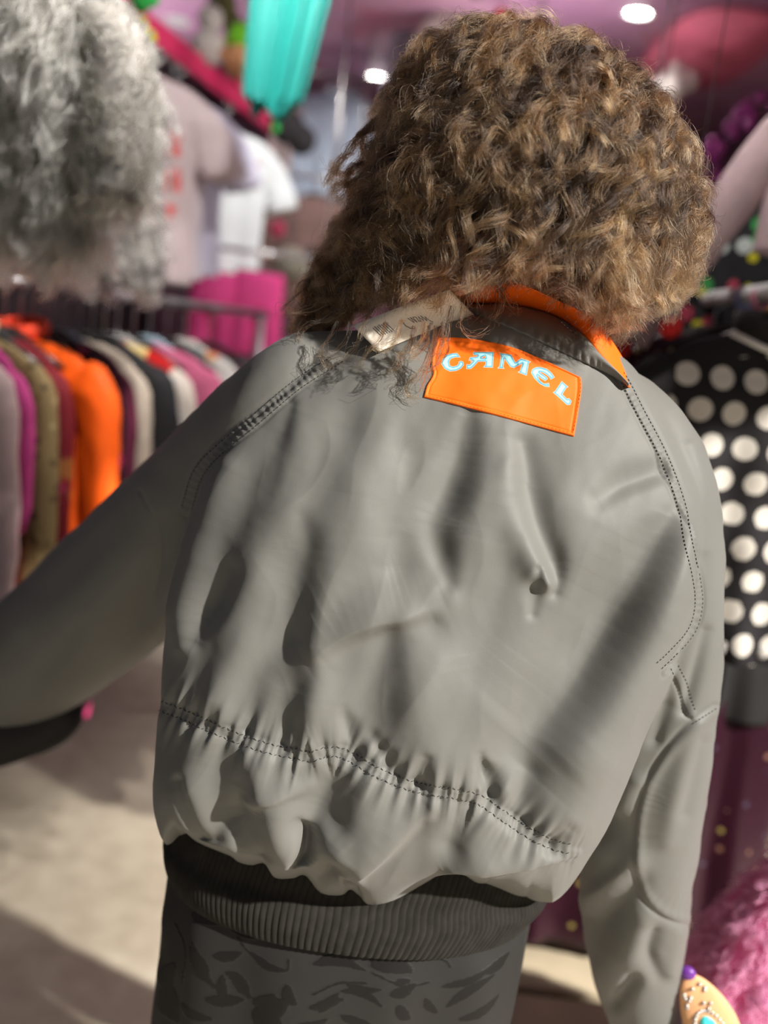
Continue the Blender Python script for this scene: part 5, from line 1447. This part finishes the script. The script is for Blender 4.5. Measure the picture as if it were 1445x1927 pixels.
for px, py, y, col, lb in ((900, -40, 4.0, srgb(176, 166, 160), 'pale beige blouse hanging highest behind the curls'), (850, -30, 4.3, srgb(160, 160, 176), 'pale lilac grey blouse hanging behind the curls')):
    h_ = bz(px, py, y); garment('hanging_blouse', lb, 'top', h_, math.radians(8), .17, .45, C_('pale_top_cloth', col, .85, .15), T=.05, sleeve=(.35, .055, .045, .02), seed=int(px))
    hanger(h_, math.radians(8), M_WHITEPL, .16, 'white hanger holding the ' + lb.split(' hanging')[0], 'hangers at the back')
toy(943, 32, 3.7, [('bauble', plain('red_gloss', srgb(206, 70, 60), .4), [(0, 0, 0, .035)])], 'red_bauble', 'small red bauble just above the top of the curls', 'ornament')
toy(1268, 158, 3.9, [('bloom', M_WHT, [(0, 0, 0, .06), (.05, 0, .02, .045), (-.045, 0, -.01, .04), (.0, 0, .05, .035)])], 'white_pompom', 'white pompom cluster hanging from the ceiling right of the curls', 'ornament')
c_ = on_ceil(1330, 95)
rp_ = MB(); 
u = np.linspace(0, 2 * PI, 28, endpoint=False)
rp_.add(*tube_rows(np.array([(0, 0, 0), (0, 0, -.02)]), np.array([(.22, 0, 0)] * 2), np.array([(0, -.5, 0)] * 2), 28, 3.0))
o = rp_.build('ceiling_panel', C_('red_pink_paint', srgb(214, 110, 136), .7, .15, 5, bump=0), None); o.location = c_
prop(o, 'red pink panel on the purple ceiling beside a lit downlight', 'ceiling panel')

# ------------------------------------------------------------------ right-hand rail
RZR = math.atan2(-(RB - RA)[0], (RB - RA)[1])
def dots(V):
    """round spots in rows over the blouse, none on the yoke"""
    p = np.stack([V[:, 0], V[:, 2]], 1); s = .062
    row = np.round(p[:, 1] / s); x = p[:, 0] / s - 0.5 * (row % 2); fx = x - np.round(x); fz = p[:, 1] / s - row
    r_ = np.sqrt(fx ** 2 + fz ** 2) * s
    out = np.clip((r_ - .0215) / .004, -1, 1)
    yoke = V[:, 2] > -.13 - .22 * np.abs(V[:, 0])
    return np.where(yoke, 1, out)
M_POLKA = attr_mat('white_spot_cloth', [(0, srgb(222, 216, 206)), (.45, srgb(222, 216, 206)), (.55, (.018, .016, .018))], 'pattern', .75, 'LINEAR', bump=0)
pt = along(RA, RB, 1468) + np.array([0, 0, .014])
hanger(pt, RZR, M_WHITEPL, .2, 'white plastic hanger holding the spotted blouse', 'hangers on the grey rail')
blouse = garment('spotted_blouse', 'black blouse with large white spots on the grey rail', 'blouse', pt, RZR, .205, .62, M_POLKA, T=.06, sleeve=(.5, .062, .05, .02), neck=.07, slope=.075, paint=dots, nr=220, nc=360, smat=C_('black_voile', (.018, .016, .018), .8), seed=2, collar=C_('black_collar', (.02, .02, .018), .8))
for k, (x0, x1, z) in enumerate(((-.10, .02, -.105), (.04, .13, -.145))):
    MB().tube([(x0, -.072, z), ((x0 + x1) / 2, -.078, z - .02), (x1, -.075, z - .03)], .006, 8, flat=.4, up=(0, 1, 0)).build('strap', M_WHITEPL, blouse)
MB().box((-.0, -.09, -.175), (.04, -.080, -.095), None, .003).build('swing_tag', M_WHITEPL, blouse)
lace = MB()
for k in range(15):
    a = -1.25 + k * .18; x = .215 * math.sin(a)
    lace.ball((x, -.068 * max(.25, math.cos(a)) - .004, -.70 + .006 * (k % 2)), (.012, .004, .014), 10, 8)
o = lace.build('lace_edging', C_('white_lace', srgb(214, 210, 204), .8), blouse)
bs = along(RA, RB, 1400) + np.array([0, 0, .014])
hanger(bs, RZR, M_BLACKPL, .2, 'black plastic hanger holding the long black dress', 'hangers on the grey rail')
garment('black_dress', 'long black dress hanging behind the spotted blouse', 'dress', bs, RZR, .18, .74, C_('soft_black_cloth', (.022, .021, .021), .85, .2, 10), T=.05, top=-.17, sleeve=(.3, .055, .05, 0), flare=1.25, seed=5, drape=.014)
sq = along(RA, RB, 1352) + np.array([0, 0, .014])
M_SEQ = spots_mat('black_sequins', (.014, .012, .014), [srgb(60, 56, 62), srgb(90, 84, 86), srgb(30, 28, 34), srgb(20, 18, 22)], 110, .34, 1.0, .25)
hanger(sq, RZR, M_BLACKPL, .2, 'black plastic hanger holding the black sequin jacket', 'hangers on the grey rail')
garment('sequin_jacket', 'black sequin jacket on the grey rail beyond the spotted blouse', 'jacket', sq, RZR, .20, .7, M_SEQ, top=-.14, T=.05, sleeve=(.55, .062, .05, .02), seed=7)
ms = along(RA, RB, 1322) + np.array([0, 0, .014])
hanger(ms, RZR, M_GREYPL, .2, 'grey plastic hanger holding the dusty mauve blouse', 'hangers on the grey rail')
garment('mauve_blouse', 'dusty mauve blouse showing one shoulder behind the black sequin jacket', 'top', ms, RZR, .225, .6, C_('dusty_mauve', srgb(166, 132, 128), .8, .1), T=.05, sleeve=(.4, .06, .05, .02), seed=11)
ds = along(RA, RB, 1392) + np.array([0, 0, .014])
M_BURG = spots_mat('burgundy_sequins', srgb(52, 24, 36), [srgb(176, 160, 90), srgb(150, 110, 90), srgb(80, 70, 90), srgb(60, 26, 40), srgb(50, 20, 34), srgb(60, 26, 40), srgb(50, 20, 34)], 30, .20, 1.0, .3)
hanger(ds, RZR, M_BLACKPL, .2, 'black plastic hanger holding the burgundy dress', 'hangers on the grey rail')
garment('burgundy_dress', 'long burgundy dress with scattered gold sequins beside the hanging sleeve', 'dress', ds, RZR, .25, 1.40, M_BURG, T=.06, sleeve=(.3, .055, .05, 0), flare=1.35, seed=12, drape=.012)
bt = along(RA, RB, 1262) + np.array([0, 0, .014])
hanger(bt, RZR, M_BLACKPL, .2, 'black plastic hanger holding the violet top', 'hangers on the grey rail')
garment('violet_top', 'dark violet top at the far end of the grey rail', 'top', bt, RZR, .22, .7, C_('violet_cloth', srgb(70, 56, 92), .85, .2), T=.05, sleeve=(.4, .06, .05, .02), seed=13)
for px, py, y, r_, lb in ((1262, 616, 1.78, .022, 'bright red pompom hanging just under the grey rail'), (1168, 652, 1.9, .024, 'red pompom peeping past the orange collar')):
    toy(px, py, y, [('ball', C_('red_wool', srgb(222, 52, 52), .95), [(0, 0, 0, r_)]), ('cord', M_BLACKPL, [(0, 0, r_ + .03, .003, .003, .04)])], 'red_pompom', lb, 'pompom', True)
# small sizing discs on the rail
for px, col, lb in ((1405, srgb(150, 160, 206), 'pale blue size ring on the grey rail'), (1436, srgb(206, 130, 150), 'pale pink size ring on the grey rail')):
    c = along(RA, RB, px); t = MB(); u = np.linspace(0, 2 * PI, 25)
    t.tube(np.stack([np.cos(u) * .017, 0 * u, np.sin(u) * .017], 1), .006, 10, caps=False, up=(0, 1, 0)); o = t.build('size_ring', plain('size_ring_plastic', col, .4), None)
    o.location = c + np.array([0, 0, -.012]); prop(o, lb, 'size ring')
# garments above the grey rail
fk = at(1520, 290, 2.15)
M_FLOR = spots_mat('black_floral', (.02, .02, .022), [srgb(206, 200, 40), srgb(60, 150, 80), srgb(214, 140, 40), srgb(180, 70, 90), srgb(190, 200, 196), srgb(30, 30, 32)], 22, .40, .9, .8)
garment('floral_top', 'black top with yellow, green and orange flowers above the grey rail', 'top', fk, math.radians(-8), .20, .42, M_FLOR, T=.05, sleeve=(.30, .055, .05, .01), seed=14)
hanger(fk, math.radians(-8), M_BLACKPL, .18, 'black hanger holding the flowered top', 'hangers over the grey rail')
mk = at(1705, 20, 1.85)
garment('fleece_jacket', 'pale mauve fleece jacket with a long slanting sleeve above the grey rail', 'jacket', mk, math.radians(-4), .19, .36, C_('pale_mauve_fleece', srgb(188, 164, 168), .95, .1, 20, bump=0), T=.05, sleeve=(.42, .046, .040, .19), slope=.09, seed=15)
hanger(mk, math.radians(-4), M_WHITEPL, .17, 'white hanger holding the pale mauve fleece jacket', 'hangers over the grey rail')
rail('hanging_rail', 'steel rail hung above the grey rail carrying the flowered top', np.array([fk[0] - .12, fk[1], fk[2] - .01]), np.array([fk[0] + .45, fk[1], fk[2] - .01]), .011, M_STEEL, posts=False)
rail('hanging_rail', 'steel rail hung above the grey rail carrying the pale mauve fleece jacket', np.array([mk[0] - .1, mk[1], mk[2] - .01]), np.array([mk[0] + .4, mk[1], mk[2] - .01]), .011, M_STEEL, posts=False)
gl = MB(); g_ = np.random.default_rng(3)
gp = [at(a, b_, 3.2) for a, b_ in ((1445, 175), (1405, 215), (1372, 262), (1345, 300), (1335, 330))]
gc = catmull(np.array(gp), 24); c0 = gc[0].copy()
gr = empty('sequin_garland', c0); prop(gr, 'magenta sequin garland draped above the pale mauve fleece jacket', 'garland')
M_FOIL = plain('magenta_foil', srgb(168, 62, 150), .25, .5)
for p in gc: MB().ball(p - c0 + g_.normal(0, .02, 3), (.018, .006, .018), 10, 8).build('sequin', M_FOIL, gr)
MB().tube(gc - c0, .003, 6).build('cord', M_BLACKPL, gr)

# ------------------------------------------------------------------ low on the right: pink throw on a stool, beaded bag, wooden step
M_PINKF = C_('pink_fur', srgb(255, 172, 212), .8, .12, 12, bump=0, sheen=.3)
M_PINKS = C_('pink_fur_backing', srgb(240, 110, 170), .95, .1, 20, bump=0)
pc = at(1640, 1750, 1.32); pz = pc[2] + .145
th = empty('shaggy_throw', (pc[0], 1.40, 0)); prop(th, 'bright pink shaggy throw heaped over a stool in the lower corner', 'throw')
R = catmull(np.array([(pz, .02), (pz - .02, .07), (pz - .10, .13), (pz - .22, .20), (pz - .45, .27), (.03, .33), (.02, .30)]), 44); z0 = 0 * R[:, 0]
Vt_, Qt_, Tt_ = tube_rows(np.stack([z0, z0, R[:, 0]], 1), np.stack([R[:, 1], z0, z0], 1), np.stack([z0, -R[:, 1] * .16 - .025, z0], 1), 60, 4.5)
ang_ = np.arctan2(Vt_[:, 1], Vt_[:, 0]); Vt_[:, :2] *= (1 + .07 * np.sin(ang_ * 7 + 1) * np.clip((pz - Vt_[:, 2]) / .4, 0, 1))[:, None]
tb2 = mesh_np('throw', Vt_, Qt_, Tt_, M_PINKS, th); fur_on(tb2, 'fur', Vt_[:-2], Qt_, 44000, .035, 5, M_PINKF, .0005, .6, 21, keep=lambda P, n: P[:, 2] > .05, curl=.004)
# beaded bag leaning on it
bc = at(1332, 1915, 1.12)
bb = empty('beaded_pouch', bc, math.radians(-10)); prop(bb, 'peach beaded pouch with a turquoise oval stone beside the pink throw', 'pouch')
lean = nrm(at(1275, 1830, 1.12) - at(1345, 1980, 1.12)); sdv = nrm(np.cross(lean, [0, 1, 0])) 
Rz = Matrix.Rotation(math.radians(10), 3, 'Z'); lean_l = np.array(Rz @ Vector(lean)); sd_l = np.array(Rz @ Vector(sdv))
M_PEACH = C_('peach_leather', srgb(236, 178, 130), .6, .08, 30, bump=.1)
tl = np.linspace(-1, 1, 24)
Pb = lean_l[None] * (tl * .075)[:, None]
wv_ = .036 * np.sqrt(np.clip(1 - tl ** 2, .01, 1)) * (1 - .25 * tl)
mesh_np('pouch_body', *tube_rows(Pb, sd_l[None] * wv_[:, None], np.array([[0, -1.0, 0]]) * (wv_ * .35)[:, None], 32, 2.2), M_PEACH, bb)
pp = MB(); Pst = lean_l * -.012 + np.array([0, -.0115, 0]) + sd_l * .003
tq = np.linspace(-1, 1, 14); wq = .012 * np.sqrt(np.clip(1 - tq ** 2, .01, 1))
pp.add(*tube_rows(Pst + lean_l[None] * (tq * .026)[:, None], sd_l[None] * wq[:, None], np.array([[0, -1.0, 0]]) * (wq * .5)[:, None], 20)); pp.build('stone', plain('turquoise_stone', srgb(76, 226, 226), .25), bb)
M_BEAD = plain('silver_bead', (.62, .58, .56), .25, .6)
bd = MB()
for k in range(26):
    a = 2 * PI * k / 26; p = Pst + lean_l * .034 * math.cos(a) + sd_l * .019 * math.sin(a); bd.ball(p + np.array([0, .001, 0]), .0032, 8, 6)
for k in range(46):
    a, rr_ = g_.uniform(-.9, .9), g_.uniform(-.75, .75); w_ = .036 * math.sqrt(1 - a * a) * (1 - .25 * a); p = lean_l * a * .075 + sd_l * rr_ * w_
    if np.linalg.norm(p - (Pst * [1, 0, 1])) < .036: continue
    bd.ball(p + np.array([0, -w_ * .35 * math.sqrt(1 - rr_ ** 2) - .001, 0]), .003, 8, 6)
bd.build('beading', M_BEAD, bb)
MB().ball(lean_l * .078, (.012, .008, .010), 12, 8).build('clasp', plain('purple_bead', srgb(110, 50, 150), .4), bb)
stl = empty('stool', (bc[0], bc[1], 0)); prop(stl, 'small dark stool under the peach beaded pouch', 'stool')
zt = bc[2] - .085
MB().tube([(0, 0, zt - .02), (0, 0, zt)], [.09, .09], 28, up=(0, 1, 0)).build('seat', C_('dark_stool_wood', (.05, .035, .028), .5, bump=0), stl)
for a in (.5, 2.07, 3.64, 5.2): MB().tube([(.05 * math.cos(a), .05 * math.sin(a), zt - .02), (.085 * math.cos(a), .085 * math.sin(a), 0)], [.011, .009], 10).build('leg', C_('dark_stool_wood', (.05, .035, .028), .5, bump=0), stl)

ws = empty('wooden_step', (0.42, 1.95, 0)); prop(ws, 'low pale wooden step with dark gaps beside the hanging sleeve', 'step')
M_PLANK = C_('pale_plank', (.50, .42, .30), .6, .18, 6, bump=0)
for k in range(6):
    y0 = -.50 + k * .165; MB().box((-.30, y0, .055), (.42, y0 + .135, .08), None, .004).build('plank', M_PLANK, ws)
for x in (-.27, .06, .36): MB().box((x, -.50, 0), (x + .04, .46, .054), None, .003).build('bearer', C_('dark_bearer', (.04, .03, .022), .8, bump=0), ws)
kb = at(1045, 1712, 2.25)
kz = .08
kk_ = solve_y(1040, 1716, kz)
bg_ = empty('black_bag', (kk_[0], kk_[1], kz)); prop(bg_, 'soft black bag standing on the pale wooden step', 'bag')
R = catmull(np.array([(0, .10, .05), (.02, .12, .065), (.18, .125, .06), (.3, .11, .03), (.31, .10, .01)]), 24); z0 = 0 * R[:, 0]
Vk, Qk, Tk = tube_rows(np.stack([z0, z0, R[:, 0]], 1), np.stack([R[:, 1], z0, z0], 1), np.stack([z0, -R[:, 2], z0], 1), 36, 3.0); Vk += vnoise(Vk, 18, 4)[:, None] * .004
mesh_np('bag_body', Vk, Qk, Tk, C_('black_canvas', (.012, .012, .015), .85), bg_)
for sy in (-.02, .02):
    u = np.linspace(0, PI, 18); MB().tube(np.stack([np.cos(u) * .06, 0 * u + sy, .3 + np.sin(u) * .11], 1), .006, 8, up=(0, 1, 0)).build('handle', M_BLACKPL, bg_)
# black bag on the raised arm
ba = at(20, 1372, 1.50)
ab = empty('shoulder_bag', ba); prop(ab, 'small black bag hanging under the raised left arm', 'bag')
tl = np.linspace(-1, 1, 26); dirb = nrm(at(160, 1320, 1.50) - at(-110, 1400, 1.50)); upb = nrm(np.cross(dirb, [0, 1, 0])); wv_ = .058 * (1 - np.abs(tl) ** 2.6) ** .5 + .003
Vk, Qk, Tk = tube_rows(dirb[None] * (tl * .135)[:, None], upb[None] * wv_[:, None], np.array([[0, -1.0, 0]]) * (wv_ * .6)[:, None], 30, 2.2); Vk += vnoise(Vk, 26, 4)[:, None] * .004
mesh_np('bag_body', Vk, Qk, Tk, C_('black_soft_leather', (.013, .011, .012), .6), ab)
sp0 = at(-70, 1320, 1.63) - ba; u = np.linspace(0, 2 * PI, 40)
e1 = nrm(np.cross(nrm(aL[-1] - aL[-4]), [0, 0, 1])); e2 = nrm(np.cross(e1, nrm(aL[-1] - aL[-4])))
MB().tube(sp0 + np.cos(u)[:, None] * e1 * .105 + np.sin(u)[:, None] * e2 * .105, .006, 8, caps=False).build('strap', M_BLACKPL, ab)

# ------------------------------------------------------------------ daylight
AZ, EL = math.radians(58), math.radians(34)
SUN = np.array([math.sin(AZ) * math.cos(EL), -math.cos(AZ) * math.cos(EL), math.sin(EL)])
sd_ = bpy.data.lights.new('sun', 'SUN'); sd_.energy = 8.2; sd_.angle = math.radians(1.4); sd_.color = (1.0, 0.95, 0.87)
so = link(bpy.data.objects.new('sun', sd_)); so.rotation_euler = Vector(SUN).to_track_quat('Z', 'Y').to_euler()
so.location = (2, -3, 4)
w = bpy.data.worlds.new('sky'); scene.world = w; w.use_nodes = True
nt = w.node_tree; bg = nt.nodes['Background']
bg.inputs[0].default_value = (0.80, 0.88, 1.0, 1); bg.inputs[1].default_value = 0.13
